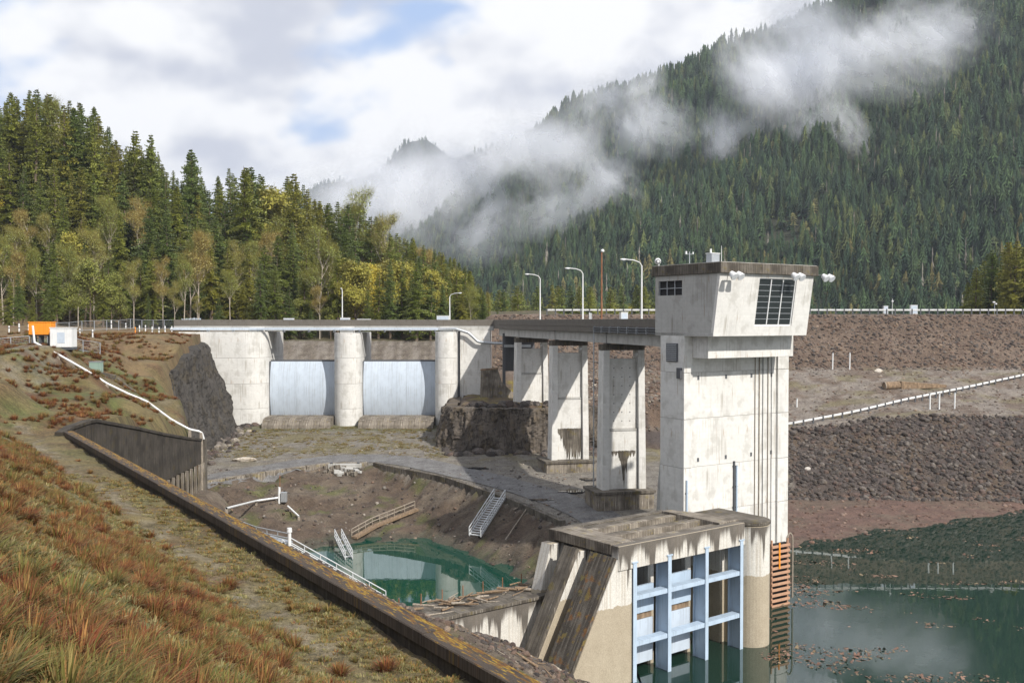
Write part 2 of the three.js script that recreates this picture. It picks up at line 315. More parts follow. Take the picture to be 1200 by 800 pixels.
  if (Z > 79 && dh > -soft && X < -33) {
    const t = (Z > 250 ? forestRise(X, Z) : hillFar(X, Z)) + n * (0.28 * fbm2(X * 0.15, Z * 0.15, 4) + 0.10 * fbm2(X * 0.9, Z * 0.9, 3));
    h = lerp(h, Math.max(h, t), sstep(-soft, 0.1, dh));
  }
  return h;
}
const C = { tan: [0.23, 0.185, 0.085], green: [0.15, 0.165, 0.05], russet: [0.17, 0.085, 0.045], gravel: [0.36, 0.32, 0.26], grey: [0.30, 0.28, 0.25], mud: [0.155, 0.115, 0.085], brown: [0.20, 0.145, 0.11], darkrock: [0.12, 0.10, 0.095], bench: [0.34, 0.30, 0.265], moss: [0.33, 0.27, 0.05], olive: [0.26, 0.23, 0.13], redmud: [0.21, 0.13, 0.105], bed: [0.09, 0.10, 0.075] };
function groundColor(X, Z, h) {
  const a = fbm2(X * 0.09, Z * 0.09, 4), b = fbm2(X * 0.5 + 9, Z * 0.5, 3), dw = leftOfWall(X, Z);
  let c;
  const hillLeft = (dw > 0 && Z < 82) || (X < -33 && polyDist(HILL_EDGE, X, Z) > (Z > 126 && Z < 152 ? -4 : -0.8) && Z > 79);
  if (hillLeft) {
    c = mixc(C.tan, C.green, sstep(-0.15, 0.35, a + 0.4 * b));
    c = mixc(c, C.russet, sstep(0.05, 0.4, fbm2(X * 0.16 + 4, Z * 0.16 + 7, 4)) * 0.85);
    if (Z < 82) { const p = dw - 2.6 - 0.5 * fbm2(X * 0.2, Z * 0.2, 3); c = mixc(c, C.gravel, sstep(0.75, 0.25, Math.abs(p)) * sstep(-0.1, 0.3, b + a + 0.15)); if (dw < 3) c = mixc(c, C.tan, 0.55); }
    else { c = mixc(c, C.grey, sstep(0.0, 0.3, b) * sstep(8, 0, Math.abs(Z - 122 - X * 0.0)) * 0.3); if (Z > 138) c = mixc(c, [0.30, 0.20, 0.11], 0.6); if (Z < 122 && X < -50) c = mixc(c, C.grey, 0.55 * sstep(-0.2, 0.2, b)); }
    return c;
  }
  if (Z > 243 && X < 20) return mixc([0.10, 0.10, 0.04], [0.17, 0.13, 0.07], sstep(-0.2, 0.3, b));
  if (Z > 196 && X <= -8) return mixc([0.33, 0.30, 0.27], [0.22, 0.19, 0.16], sstep(-0.2, 0.3, fbm2(X * 0.6, Z * 0.08, 3)));
  const dk = -polyDist(KERB_W, X, Z), de = -polyDist(KERB_E, X, Z), basin = Z < 157 && (Math.abs(de) < Math.abs(dk) ? de : dk) > 0.2 && X < 12;
  const ledge = X > -13 && X < 32 && Z > 160 && Z < 205 && -polyDist(LEDGE, X, Z) < 0;
  if (ledge && h < 17.5) { c = mixc(C.brown, C.moss, sstep(0, 0.35, a + b * 0.7) * sstep(14, 2, X)); return mixc(c, C.darkrock, sstep(0.1, 0.4, fbm2(X * 0.4, Z * 0.4, 2))); }
  if (basin) {
    c = mixc(C.mud, [0.215, 0.175, 0.135], sstep(-0.2, 0.4, a + b * 0.5)); c = mixc(c, C.green, sstep(0.24, 0.42, fbm2(X * 0.14 + 3, Z * 0.14, 3)) * 0.8);
    if (h < 0.6) c = mixc(c, C.bed, 0.6); return c;
  }
  if (X < 46 && Z > 112 && Z < 165 + Math.max(0, X) * 0.1 && h > 2.5 || (Z >= 150 && X < -8)) {
    c = mixc(C.grey, C.olive, sstep(-0.1, 0.3, a + 0.5 * b) * sstep(148, 166, Z)); c = mixc(c, C.tan, sstep(0.1, 0.4, fbm2(X * 0.2, Z * 0.2, 3)) * 0.6 * sstep(150, 165, Z));
    if (Z > 183) c = mixc(c, C.green, 0.5);
    return c;
  }
  if (X > -14 && Z > 120) {
    if (h < 1.3) return mixc(C.redmud, C.brown, sstep(-0.2, 0.3, a + b * 0.4));
    if (Z < 172) return mixc(C.darkrock, C.mud, sstep(-0.2, 0.3, a));
    if (Z < 207) { c = mixc(C.bench, C.brown, sstep(-0.1, 0.35, a + b * 0.5) * 0.8); c = mixc(c, C.olive, sstep(0.1, 0.35, fbm2(X * 0.06 + 2, Z * 0.11, 3)) * 0.7); return X < 46 ? mixc(c, C.brown, 0.7) : c; }
    return mixc(C.brown, [0.25, 0.19, 0.15], sstep(-0.2, 0.3, a));
  }
  if (h < 0.5) return C.bed;
  return mixc([0.085, 0.068, 0.055], [0.16, 0.13, 0.10], sstep(-0.25, 0.35, a + b * 0.8));
}
function groundSheet(name, x0, x1, z0, z1, step, skip, hf = height) {
  const nx = Math.round((x1 - x0) / step), nz = Math.round((z1 - z0) / step), pos = new Float32Array((nx + 1) * (nz + 1) * 3), col = new Float32Array(pos.length), uv = new Float32Array((nx + 1) * (nz + 1) * 2), idx = [];
  for (let j = 0; j <= nz; j++) for (let i = 0; i <= nx; i++) {
    const k = j * (nx + 1) + i, X = x0 + i * step, Z = z0 + j * step, h = hf(X, Z), c = groundColor(X, Z, h);
    pos.set([X, h, -Z], k * 3); col.set(c, k * 3); uv.set([X / 6 + 0.02 * h, Z / 6 + 0.13 * h], k * 2);
  }
  for (let j = 0; j < nz; j++) for (let i = 0; i < nx; i++) {
    if (skip && skip(x0 + (i + 0.5) * step, z0 + (j + 0.5) * step)) continue;
    const k = j * (nx + 1) + i; idx.push(k, k + 1, k + nx + 2, k, k + nx + 2, k + nx + 1);
  }
  const g = new THREE.BufferGeometry(); g.setAttribute('position', new THREE.BufferAttribute(pos, 3)); g.setAttribute('color', new THREE.BufferAttribute(col, 3)); g.setAttribute('uv', new THREE.BufferAttribute(uv, 2));
  g.setIndex(idx); g.computeVertexNormals(); return struct(name, g, M.ground);
}
const nearHill = (X, Z) => { const d = leftOfWall(X, Z); if (d > 0.02) return height(X, Z); const q = 0.03 - d; return height(X + WD[1] * q, Z - WD[0] * q); };
groundSheet('ground', -130, 150, -20, 330, 0.9, (X, Z) => Z < 80.8 && leftOfWall(X, Z) > 1.6 && X > -70, (X, Z) => { const d = leftOfWall(X, Z); return height(X, Z) - (Z < 81.4 && d > 0 ? 0.35 * sstep(6, 1, d) : 0); });
groundSheet('hillside_ground', -71, 20, -20, 82, 0.4, (X, Z) => leftOfWall(X, Z) < -0.3, nearHill);
groundSheet('forest_floor', -300, -129.5, 40, 400, 4);
groundSheet('forest_floor', -130, 20, 329.5, 400, 4);
console.log('ground');

// earth under everything, out to the horizon, and the water
{
  const g = new THREE.PlaneGeometry(16000, 16000, 8, 8).rotateX(-Math.PI / 2).translate(0, -12, 0);
  struct('earth', boxUV(g, 1 / 6), mat(texGravel, rgb(0.12, 0.12, 0.06), 1));
  const ripple = gray(512, (u, v) => 0.5 + 0.5 * (pf(u, v, 10, 141, 4) - 0.5));
  const wm = (c, r, b) => new THREE.MeshPhysicalMaterial({ color: c, roughness: r, ior: 1.7, bumpMap: ripple, bumpScale: b });
  const plane = (x0, x1, z0, z1, s) => boxUV(new THREE.PlaneGeometry(x1 - x0, z1 - z0, 1, 1).rotateX(-Math.PI / 2).translate((x0 + x1) / 2, 0, -(z0 + z1) / 2), s);
  struct('reservoir_water', plane(10.6, 420, -320, 168, 1 / 14), wm(rgb(0.010, 0.030, 0.021), 0.015, 0.004));
  struct('pool_water', plane(-34, 10.4, 66, 142, 1 / 12), wm(rgb(0.007, 0.055, 0.037), 0.012, 0.004));
}
// road on the apron: a strip that follows the ground
function strip(pts, w, lift, uvs = 1 / 6) {
  const c = new THREE.CatmullRomCurve3(pts.map(([x, z]) => V(x, 0, z))), n = 60, m = 6, pos = [], uv = [], idx = [];
  for (let i = 0; i <= n; i++) { const p = c.getPoint(i / n), t = c.getTangent(i / n); for (let j = 0; j <= m; j++) { const o = (j / m - 0.5) * w, X = p.x - t.z * o, Z = p.z + t.x * o; pos.push(X, height(X, Z) + lift, -Z); uv.push(X * uvs, Z * uvs); } }
  for (let i = 0; i < n; i++) for (let j = 0; j < m; j++) { const k = i * (m + 1) + j; idx.push(k, k + 1, k + m + 2, k, k + m + 2, k + m + 1); }
  const g = new THREE.BufferGeometry(); g.setAttribute('position', new THREE.Float32BufferAttribute(pos, 3)); g.setAttribute('uv', new THREE.Float32BufferAttribute(uv, 2)); g.setIndex(idx); g.computeVertexNormals(); return g;
}
struct('road', strip([[-46, 143], [-38, 151.5], [-29, 158.5], [-20, 159], [-8, 149.5], [4, 135], [10, 124], [13, 115]], 6.2, 0.08), M.road);
{
  const puddle = new THREE.MeshPhysicalMaterial({ color: rgb(0.03, 0.03, 0.032), roughness: 0.05, ior: 1.6 });
  for (const [px, py, rx, rz, s] of [[672, 577, 1.9, 1.2, 1], [690, 566, 1.2, 0.9, 2], [636, 585, 1.6, 0.8, 3], [560, 556, 1.5, 0.7, 5]]) {
    const c = E(px, py, 5.6), pts = []; for (let k = 0; k < 26; k++) { const a = k / 26 * 2 * Math.PI, r = 1 + 0.45 * n2(Math.cos(a) * 1.2 + s * 3, Math.sin(a) * 1.2); pts.push([c.x + rx * r * Math.cos(a), c.z + rz * r * Math.sin(a)]); }
    let top = -99; for (const [x, z] of pts) top = Math.max(top, height(x, -z)); top = Math.max(top, height(c.x, -c.z));
    const o = struct('puddle', boxUV(prism(pts, top - 0.12, top + 0.10, 0), 1), puddle); o.name = o.name;
  }
}

// rock faces: sheets broken by cracks, set against the cut hill and the ledge under the bridge
function rockFace(name, line, top, foot, lean, seed, m) {
  const c = new THREE.CatmullRomCurve3(line.map(([x, z]) => V(x, 0, z)), false, 'catmullrom', 0.2), L = c.getLength(), n = Math.round(L / 0.35), mm = 40, pos = [], uv = [], idx = [];
  for (let i = 0; i <= n; i++) {
    const p = c.getPointAt(i / n), t = c.getTangentAt(i / n), nx = t.z, nz = -t.x, y0 = foot(p.x, p.z), y1 = top(p.x, p.z);
    for (let j = 0; j <= mm; j++) {
      const v = j / mm, y = lerp(y0, y1, v), s = i / n * L;
      const blocks = Math.round(fbm2(s * 0.24 + seed, y * 0.07 + 0.04 * s, 3) * 6) / 6 * 1.5 + 0.6 * fbm2(s * 0.8 + seed, y * 0.16, 4) + 0.25 * fbm2(s * 2.0, y * 0.6 + seed, 3);
      const o = ((lean.call ? lean(p.z) : lean) * (1 - v) + blocks * 0.85) * (v > 0.97 ? 0.4 : 1) + 0.5 - (j === mm ? 2.0 : 0);
      pos.push(p.x + nx * o, y + 0.25 * fbm2(s, y, 2) - (j === mm ? 0.15 : 0), -(p.z + nz * o)); uv.push(s / 7 + 0.1 * v, y / 16);
    }
  }
  for (let i = 0; i < n; i++) for (let j = 0; j < mm; j++) { const k = i * (mm + 1) + j; idx.push(k, k + mm + 1, k + mm + 2, k, k + mm + 2, k + 1); }
  let g = new THREE.BufferGeometry(); g.setAttribute('position', new THREE.Float32BufferAttribute(pos, 3)); g.setAttribute('uv', new THREE.Float32BufferAttribute(uv, 2)); g.setIndex(idx);
  g = g.toNonIndexed(); g.computeVertexNormals(); return struct(name, g, m);
}
rockFace('rock_cut', [[-56.5, 147.5], [-53.4, 150.5], [-53.2, 159], [-55.8, 175], [-60.2, 190.4]], (x, z) => hillFar(x - 2.2, z) - 1.3, (x, z) => apronH(x, z) - 0.6, (z) => lerp(1.8, 6.4, sstep(160, 186, z)), 3, M.rock);
rockFace('rock_ledge', [[-11.2, 192], [-11, 171], [-8.5, 166.8], [-2, 165.6], [6, 165.6], [12, 168.4], [22, 172]], (x, z) => 14.9, (x, z) => apronH(x, z) - 0.6, 1.6, 31, mat(texRock, rgb(0.16, 0.14, 0.12), 0.95, { bumpMap: bumpGravel, bumpScale: 0.1 }));
console.log('rock');

// loose stones: a few shapes, scattered
function rockGeo(seed, detail = 1, flat = 0.75) {
  const r = rngOf(seed), g = new THREE.IcosahedronGeometry(1, detail), p = g.attributes.position, cuts = [];
  for (let k = 0; k < 7; k++) cuts.push([new THREE.Vector3(r() - 0.5, r() - 0.5, r() - 0.5).normalize(), 0.55 + 0.3 * r()]);
  const v = new THREE.Vector3();
  for (let i = 0; i < p.count; i++) { v.fromBufferAttribute(p, i); for (const [n, d] of cuts) { const t = v.dot(n) - d; if (t > 0) v.addScaledVector(n, -t); } v.y *= flat; p.setXYZ(i, v.x, v.y, v.z); }
  g.computeVertexNormals(); return boxUV(g, 0.25);
}
const rockGeos = [1, 2, 3, 4].map((k) => rockGeo(k * 71, 1));
function scatter(name, label, category, n, seed, spot, size, tones, m = M.riprap, geos = rockGeos) {
  const r = rngOf(seed), per = geos.map(() => []);
  for (let i = 0, tries = 0; i < n && tries < n * 12; tries++) { const q = spot(r); if (!q) continue; i++; per[Math.floor(r() * geos.length)].push([q, size(r, q), r() * 6.283, (r() - 0.5) * 0.9, (r() - 0.5) * 0.9, tones[Math.floor(r() * tones.length)], 0.7 + 0.6 * r()]); }
  const all = per.flat().length; if (!all) return;
  per.forEach((list, k) => {
    if (!list.length) return;
    const im = new THREE.InstancedMesh(geos[k], m, list.length); im.name = numbered(name); im.castShadow = im.receiveShadow = true; tag(im, label, category, null, 'stuff');
    list.forEach(([q, s, ry, rx, rz, c, b], i) => { const f = Array.isArray(s) ? s : [s, s, s]; im.setMatrixAt(i, new THREE.Matrix4().compose(V(q[0], q[1], q[2]), new THREE.Quaternion().setFromEuler(new THREE.Euler(rx, ry, rz)), V(...f))); im.setColorAt(i, rgb(c[0] * b, c[1] * b, c[2] * b)); });
    scene.add(im);
  });
}
function hit(px, py) { const q = ray(px, py); for (let t = 60; t < 320; t += 0.08) { const X = q[0] * t, Z = q[2] * t, y = EYE + q[1] * t; if (leftOfWall(X, Z) < -6 && y < height(X, Z)) return V(X, height(X, Z), -Z); } return P(px, py, 120); }   // where the line of sight meets the ground beyond the wall
const onGround = (X, Z, dy = 0) => [X, height(X, Z) + dy, -Z];
const brownStone = [[0.235, 0.165, 0.13], [0.19, 0.135, 0.11], [0.29, 0.23, 0.185], [0.14, 0.105, 0.09]], darkStone = [[0.105, 0.092, 0.088], [0.135, 0.118, 0.112], [0.075, 0.066, 0.064], [0.185, 0.168, 0.158], [0.15, 0.112, 0.10]], greyStone = [[0.30, 0.28, 0.26], [0.42, 0.39, 0.35], [0.22, 0.20, 0.18]];
const bigLittle = (a, b) => (r) => { const t = r(); return (a + (b - a) * t * t * t) * (0.8 + 0.4 * r()); };
scatter('riprap_stone', 'dark broken stone covering the lower face of the embankment', 'riprap', 18000, 5, (r) => { const X = 30 + 110 * r(), Z = 155.5 + 17 * r(); return X < 40 && Z < 160 ? null : onGround(X, Z, -0.05); }, bigLittle(0.13, 0.6), darkStone);
scatter('rubble_stone', 'brown broken stone covering the upper face of the embankment', 'riprap', 16000, 6, (r) => { const X = -4 + 146 * r(), Z = 206 + 18 * r(); return onGround(X, Z, -0.05); }, bigLittle(0.12, 0.46), brownStone.concat(darkStone));
scatter('loose_stone', 'brown stone strewn on the bank behind the bridge piers', 'stones', 3800, 7, (r) => { const X = 2 + 46 * r(), Z = 172 + 34 * r(); return onGround(X, Z, -0.03); }, bigLittle(0.15, 0.6), brownStone.concat(greyStone));
scatter('bench_gravel', 'coarse gravel on the bench of the embankment', 'gravel', 3500, 8, (r) => { const X = 46 + 95 * r(), Z = 172 + 34 * r(); return onGround(X, Z, -0.03); }, bigLittle(0.08, 0.35), greyStone.concat(brownStone));
scatter('basin_stone', 'stones lying on the muddy slopes of the basin', 'stones', 2600, 9, (r) => { const X = -46 + 54 * r(), Z = 100 + 54 * r(), h = height(X, Z); return h > 6.6 || h < -0.5 ? null : [X, h - 0.03, -Z]; }, bigLittle(0.05, 0.30), brownStone.concat(darkStone, darkStone, [[0.4, 0.38, 0.35]]));
scatter('shore_stone', 'stones and clods along the muddy shore of the reservoir', 'stones', 1500, 12, (r) => { const X = 34 + 90 * r(), Z = 128 + 29 * r(), h = height(X, Z); return h < -0.3 ? null : [X, h - 0.04, -Z]; }, bigLittle(0.06, 0.4), [[0.22, 0.14, 0.115], [0.18, 0.12, 0.10], [0.27, 0.2, 0.17]]);
scatter('apron_gravel', 'gravel lying about the spillway apron', 'gravel', 2600, 13, (r) => { const X = -52 + 66 * r(), Z = 118 + 68 * r(); const de = -polyDist(KERB_E, X, Z), dk = -polyDist(KERB_W, X, Z); if ((Math.abs(de) < Math.abs(dk) ? de : dk) > -0.6) return null; if (height(X, Z) > 11) return null; return onGround(X, Z, -0.02); }, bigLittle(0.04, 0.2), greyStone);
scatter('ledge_rock', 'broken dark rock along the foot of the ledge under the bridge', 'rocks', 420, 14, (r) => { const X = -12 + 34 * r(), Z = 161.5 + 8 * r(); return onGround(X, Z, 0); }, bigLittle(0.2, 1.1), darkStone);
scatter('cut_rock', 'broken rock along the foot of the rock cut', 'rocks', 320, 15, (r) => { const Z = 152 + 37 * r(), X = -52 + 5 * r() * r(); return onGround(X, Z, 0); }, bigLittle(0.15, 0.9), darkStone.concat(greyStone));
scatter('bank_stone', 'dark gravel and clods on the bank beside the intake', 'stones', 8000, 16, (r) => { const X = -22 + 32 * r(), Z = 46 + 58 * r(), h = height(X, Z); return h < -0.2 || h > 9 ? null : [X, h - 0.02, -Z]; }, bigLittle(0.06, 0.36), darkStone.concat(brownStone, [[0.24, 0.21, 0.18]]));
console.log('stones');
// ---------------------------------------------------------------- intake tower with its control cabin
const cu = (list, s = 1 / 8, sv = s, ou = 0) => boxUV(merge(list), s, sv, ou);
{
  const T = thing('intake_tower', 'tall pale concrete tower with an overhanging control cabin, rising from the water', 'tower', [17.57, 0, -100], 33 * Math.PI / 180);
  const body = (y0, y1, k) => {                                    // one lift of the shaft: two full-depth piers at the ends and a panel set back between them
    const g = [bx(0, 1.2, y0, y1, -3.6, 0, 0.03), bx(13.9, 15.6, y0, y1, -3.6, 0, 0.03), bx(1.2, 13.9, y0, y1, -3.5, -0.28, 0.02)];
    mesh('concrete_lift', cu(g, 1 / 8, 1 / 8, 0.37 * k), M.concrete, T);
  };
  const lifts = [-4, 4.6, 9.6, 14.4, 19.4, 24.2, 28.0];
  for (let i = 0; i + 1 < lifts.length; i++) body(lifts[i] + 0.02, lifts[i + 1] - 0.02, i);
  mesh('core', cu([bx(0.05, 15.55, -4, 28, -3.45, -0.33, 0)]), M.concreteGrey, T);
  mesh('rear_buttress', cu([sideways([[-9.2, -3], [-9.2, 8], [-8.7, 12], [-7.7, 16.5], [-6.6, 19.2], [-5.6, 20.2], [-3.6, 20.2], [-3.6, -3]].map(([x, y]) => [x * 0.62 - 1.35, y]), -0.05, -2.4).rotateY(-Math.PI / 2).translate(2.4, 0, 0)]), M.concreteGrey, T);
  mesh('corbel', cu([bx(1.2, 13.8, 25.7, 27.98, -0.3, 2.2, 0.05)]), M.concrete, T);
  for (const x of [2.1, 6.1, 9.9, 13.0]) for (const y of [14.9, 23.4]) mesh('form_tie_recess', bx(x, x + 0.28, y, y + 0.42, -0.3, -0.262, 0), M.steel, T);
  // cabin: walls 0.35 m thick; the front leans outward by 0.95 m towards its top
  const y0 = 28.0, y1 = 34.2, W = 13.6, zb = 4.1, zt = 5.05, zr = -4.45, lean = Math.atan2(zt - zb, y1 - y0), SL = Math.hypot(zt - zb, y1 - y0);
  const wx0 = 5.6, wx1 = 11.1, wy0 = 1.0, wy1 = 5.9;
  const fr = new THREE.Shape([[0, 0], [W, 0], [W, SL], [0, SL]].map(([a, b]) => new THREE.Vector2(a, b)));
  fr.holes.push(new THREE.Path([[wx0, wy0], [wx1, wy0], [wx1, wy1], [wx0, wy1]].map(([a, b]) => new THREE.Vector2(a, b))));
  const slope = new THREE.Matrix4().makeRotationX(lean); slope.setPosition(0, y0, zb);
  const front = new THREE.ExtrudeGeometry(fr, { depth: 0.35, bevelEnabled: false }).translate(0, 0, -0.35);
  const cabin = mesh('cabin', cu([
    front.applyMatrix4(slope),
    sideways([[zr, y0], [zb - 0.36, y0], [zt - 0.36, y1], [zr, y1]].map(([a, b]) => [a, b]), 0, 0.35, 0).rotateY(-Math.PI / 2).translate(W, 0, 0),
    bx(0.0, W, y0 - 0.02, y0 + 0.3, zr + 0.01, zb - 0.01, 0), bx(0.35, W - 0.35, y0, y1, zr, zr + 0.35, 0),
  ]), M.concrete, T);
  // the left wall has a grille near its rear top corner
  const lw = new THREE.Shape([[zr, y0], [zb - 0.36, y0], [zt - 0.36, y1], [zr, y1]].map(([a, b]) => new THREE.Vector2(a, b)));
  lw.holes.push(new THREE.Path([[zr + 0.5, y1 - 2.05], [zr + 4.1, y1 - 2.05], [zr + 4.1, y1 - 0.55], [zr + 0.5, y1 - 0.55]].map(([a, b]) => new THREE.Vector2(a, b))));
  mesh('cabin_wall', cu([new THREE.ExtrudeGeometry(lw, { depth: 0.35, bevelEnabled: false }).rotateY(-Math.PI / 2).translate(0.35, 0, 0)]), M.concreteGrey, T);  // greyer concrete than the front: the shade of this side put into its colour
  const gr = mesh('grille', boxUV(bx(0.28, 0.32, y1 - 2.05, y1 - 0.55, zr + 0.5, zr + 4.1, 0)), M.black, T);
  for (let k = 0; k < 4; k++) mesh('grille_bar', boxUV(bx(0.1, 0.2, y1 - 2.05, y1 - 0.55, zr + 0.5 + k * 1.18, zr + 0.56 + k * 1.18, 0)), M.galv, gr);
  mesh('grille_bar', boxUV(bx(0.1, 0.2, y1 - 1.35, y1 - 1.29, zr + 0.5, zr + 4.1, 0)), M.galv, gr);
  // window in the leaning front
  const wn = mesh('window', cu([bx(wx0, wx1, wy0, wy0 + 0.12, -0.24, -0.12, 0), bx(wx0, wx1, wy1 - 0.12, wy1, -0.24, -0.12, 0), bx(wx0, wx0 + 0.12, wy0 + 0.12, wy1 - 0.12, -0.24, -0.12, 0), bx(wx1 - 0.12, wx1, wy0 + 0.12, wy1 - 0.12, -0.24, -0.12, 0)]).applyMatrix4(slope), M.white, T);
  const cols = 3, rows = 8, cw = (wx1 - wx0 - 0.24) / cols, rh = (wy1 - wy0 - 0.24) / rows, pr = rngOf(4);
  for (let c = 1; c < cols; c++) mesh('mullion', boxUV(bx(wx0 + 0.12 + c * cw - 0.06, wx0 + 0.12 + c * cw + 0.06, wy0 + 0.12, wy1 - 0.12, -0.24, -0.13, 0)).applyMatrix4(slope), M.white, wn);
  for (let r = 1; r < rows; r++) mesh('glazing_bar', boxUV(bx(wx0 + 0.12, wx1 - 0.12, wy0 + 0.12 + r * rh - 0.025, wy0 + 0.12 + r * rh + 0.025, -0.23, -0.15, 0)).applyMatrix4(slope), M.galv, wn);
  for (let c = 0; c < cols; c++) for (let r = 0; r < rows; r++) {
    const p = mesh('pane', boxUV(bx(-cw / 2 + 0.03, cw / 2 - 0.03, -rh / 2 + 0.02, rh / 2 - 0.02, -0.01, 0.01, 0)), M.glass, wn);
    p.applyMatrix4(slope.clone().multiply(M4(wx0 + 0.12 + (c + 0.5) * cw, wy0 + 0.12 + (r + 0.5) * rh, -0.2, (pr() - 0.5) * 0.03, (pr() - 0.5) * 0.03)));
  }
  mesh('roof', cu([bx(-0.25, W + 0.35, y1 + 0.0, y1 + 1.05, zr - 0.3, zt + 0.35, 0.05)], 1 / 6), M.dark, T);
  mesh('roof_membrane', cu([bx(-0.1, W + 0.2, y1 + 1.05, y1 + 1.1, zr - 0.15, zt + 0.2, 0)]), M.concreteGrey, T);
  // services on the shaft
  mesh('louver', cu([bx(-0.14, 0, 25.3, 27.2, -2.6, -0.9, 0.02)]), M.steel, T);
  for (let k = 0; k < 9; k++) mesh('louver_blade', boxUV(bx(-0.19, -0.12, 25.42 + k * 0.2, 25.49 + k * 0.2, -2.5, -1.0, 0)), M.galv, T);
  mesh('junction_box', boxUV(bx(-0.25, 0, 23.6, 24.7, -0.9, -0.3, 0.02)), M.steel, T);
  for (const [x, yb, yt, r] of [[10.55, 0, 25.7, 0.045], [11.2, 0, 25.7, 0.06], [11.75, 0, 25.7, 0.035], [12.55, 0, 25.7, 0.05], [13.1, 0, 25.6, 0.03]]) mesh('conduit', boxUV(cyl(V(x, yb, -0.2), V(x, yt, -0.2), r, r, 7)), r > 0.04 ? M.greyWood : M.steel, T);
  for (const [x, yt, m] of [[7.4, 14.6, M.steel], [7.75, 14.1, M.blue], [0.35, 13.2, M.blue]]) {
    const p = mesh('pipe', boxUV(cyl(V(x, 2, x < 1 ? 0.1 : -0.15), V(x, yt, x < 1 ? 0.1 : -0.15), 0.1, 0.1, 8)), m, T);
    for (let y = 3; y < yt; y += 2.2) mesh('clamp', boxUV(bx(x - 0.16, x + 0.16, y, y + 0.1, x < 1 ? -0.0 : -0.28, x < 1 ? 0.12 : -0.12, 0)), M.steel, p);
  }
  // roof fittings: each could be lifted off
  const on = (x, y, z) => T.localToWorld(V(x, y, z)); T.updateMatrixWorld(true);
  const top = y1 + 1.1;
  const dome = thing('camera_dome', 'small white camera dome at the rear corner of the tower roof', 'camera', on(0.3, top, zr + 0.2));
  mesh('stand', boxUV(cyl(V(0, 0, 0), V(0, 0.35, 0), 0.06)), M.white, dome); mesh('housing', boxUV(new THREE.SphereGeometry(0.34, 14, 10).translate(-0.1, 0.5, 0)), M.white, dome); mesh('lens_ring', boxUV(new THREE.TorusGeometry(0.2, 0.05, 6, 14).translate(-0.1, 0.45, 0.28)), M.steel, dome);
  const box = thing('equipment_box', 'grey metal equipment box on the roof of the control cabin', 'box', on(2.2, top, 1.8), 0.57);
  mesh('cabinet', boxUV(bx(-0.55, 0.55, 0, 1.0, -0.4, 0.4, 0.03)), M.galv, box); mesh('lid', boxUV(bx(-0.6, 0.6, 1.0, 1.08, -0.45, 0.45, 0.01)), M.white, box); mesh('vent_pipe', boxUV(cyl(V(-0.3, 1.08, 0), V(-0.3, 1.5, 0), 0.1)), M.white, box);
  const ant = thing('roof_antenna', 'thin whip antenna standing beside the equipment box on the roof', 'antenna', on(3.6, top, 1.6));
  mesh('base', boxUV(cyl(V(0, 0, 0), V(0, 0.3, 0), 0.09)), M.galv, ant); mesh('mast', boxUV(cyl(V(0, 0.3, 0), V(0, 1.9, 0), 0.035, 0.02, 6)), M.white, ant);
  const wx = thing('weather_mast', 'short mast with small sensors on the cabin roof', 'mast', on(0.5, top, 0.2));
  mesh('mast', boxUV(cyl(V(0, 0, 0), V(0, 1.25, 0), 0.05)), M.galv, wx); mesh('crossarm', boxUV(bar(V(-0.35, 1.0, 0), V(0.35, 1.0, 0), 0.05)), M.galv, wx); mesh('sensor', boxUV(cyl(V(-0.35, 1.0, 0), V(-0.35, 1.3, 0), 0.1)), M.white, wx); mesh('sensor', boxUV(cyl(V(0.35, 1.0, 0), V(0.35, 1.22, 0), 0.08)), M.white, wx);
  // floodlights in pairs under the roof edge; the last pair on an arm beyond the end wall
  const lampGlass = new THREE.MeshStandardMaterial({ color: rgb(0.8, 0.82, 0.85), roughness: 0.2 });
  const flood = (x, z, y, arm, label) => {
    const f = thing('floodlight', label, 'floodlight', on(x, y, z), 33 * Math.PI / 180, 'floodlights on the control cabin');
    mesh('bracket', cu([bar(V(arm, 0.1, -0.55), V(arm, 0.1, 0.1), 0.08), bar(V(Math.min(arm, -0.6), 0.1, 0.1), V(Math.max(arm, 0.6), 0.1, 0.1), 0.09)]), M.steel, f);
    for (const s of [-0.48, 0.42]) {
      const h = mesh('lamp_head', boxUV(new THREE.CylinderGeometry(0.24, 0.42, 0.62, 14).rotateX(-0.9).translate(s, -0.12, 0.32)), M.white, f);
      mesh('lens', boxUV(new THREE.CylinderGeometry(0.38, 0.38, 0.05, 14).translate(0, -0.335, 0).rotateX(-0.9).translate(s, -0.12, 0.32)), lampGlass, h);
    }
  };
  flood(1.1, zt + 0.75, y1 - 0.1, 0, 'twin white floodlights beside the roof corner above the blank cabin wall');
  flood(9.9, zt + 0.75, y1 + 0.0, 0, 'twin white floodlights over the big grid window');
  flood(W + 2.9, zt - 0.9, y1 + 0.1, -2.4, 'twin white floodlights out on an arm beyond the end of the cabin');
}

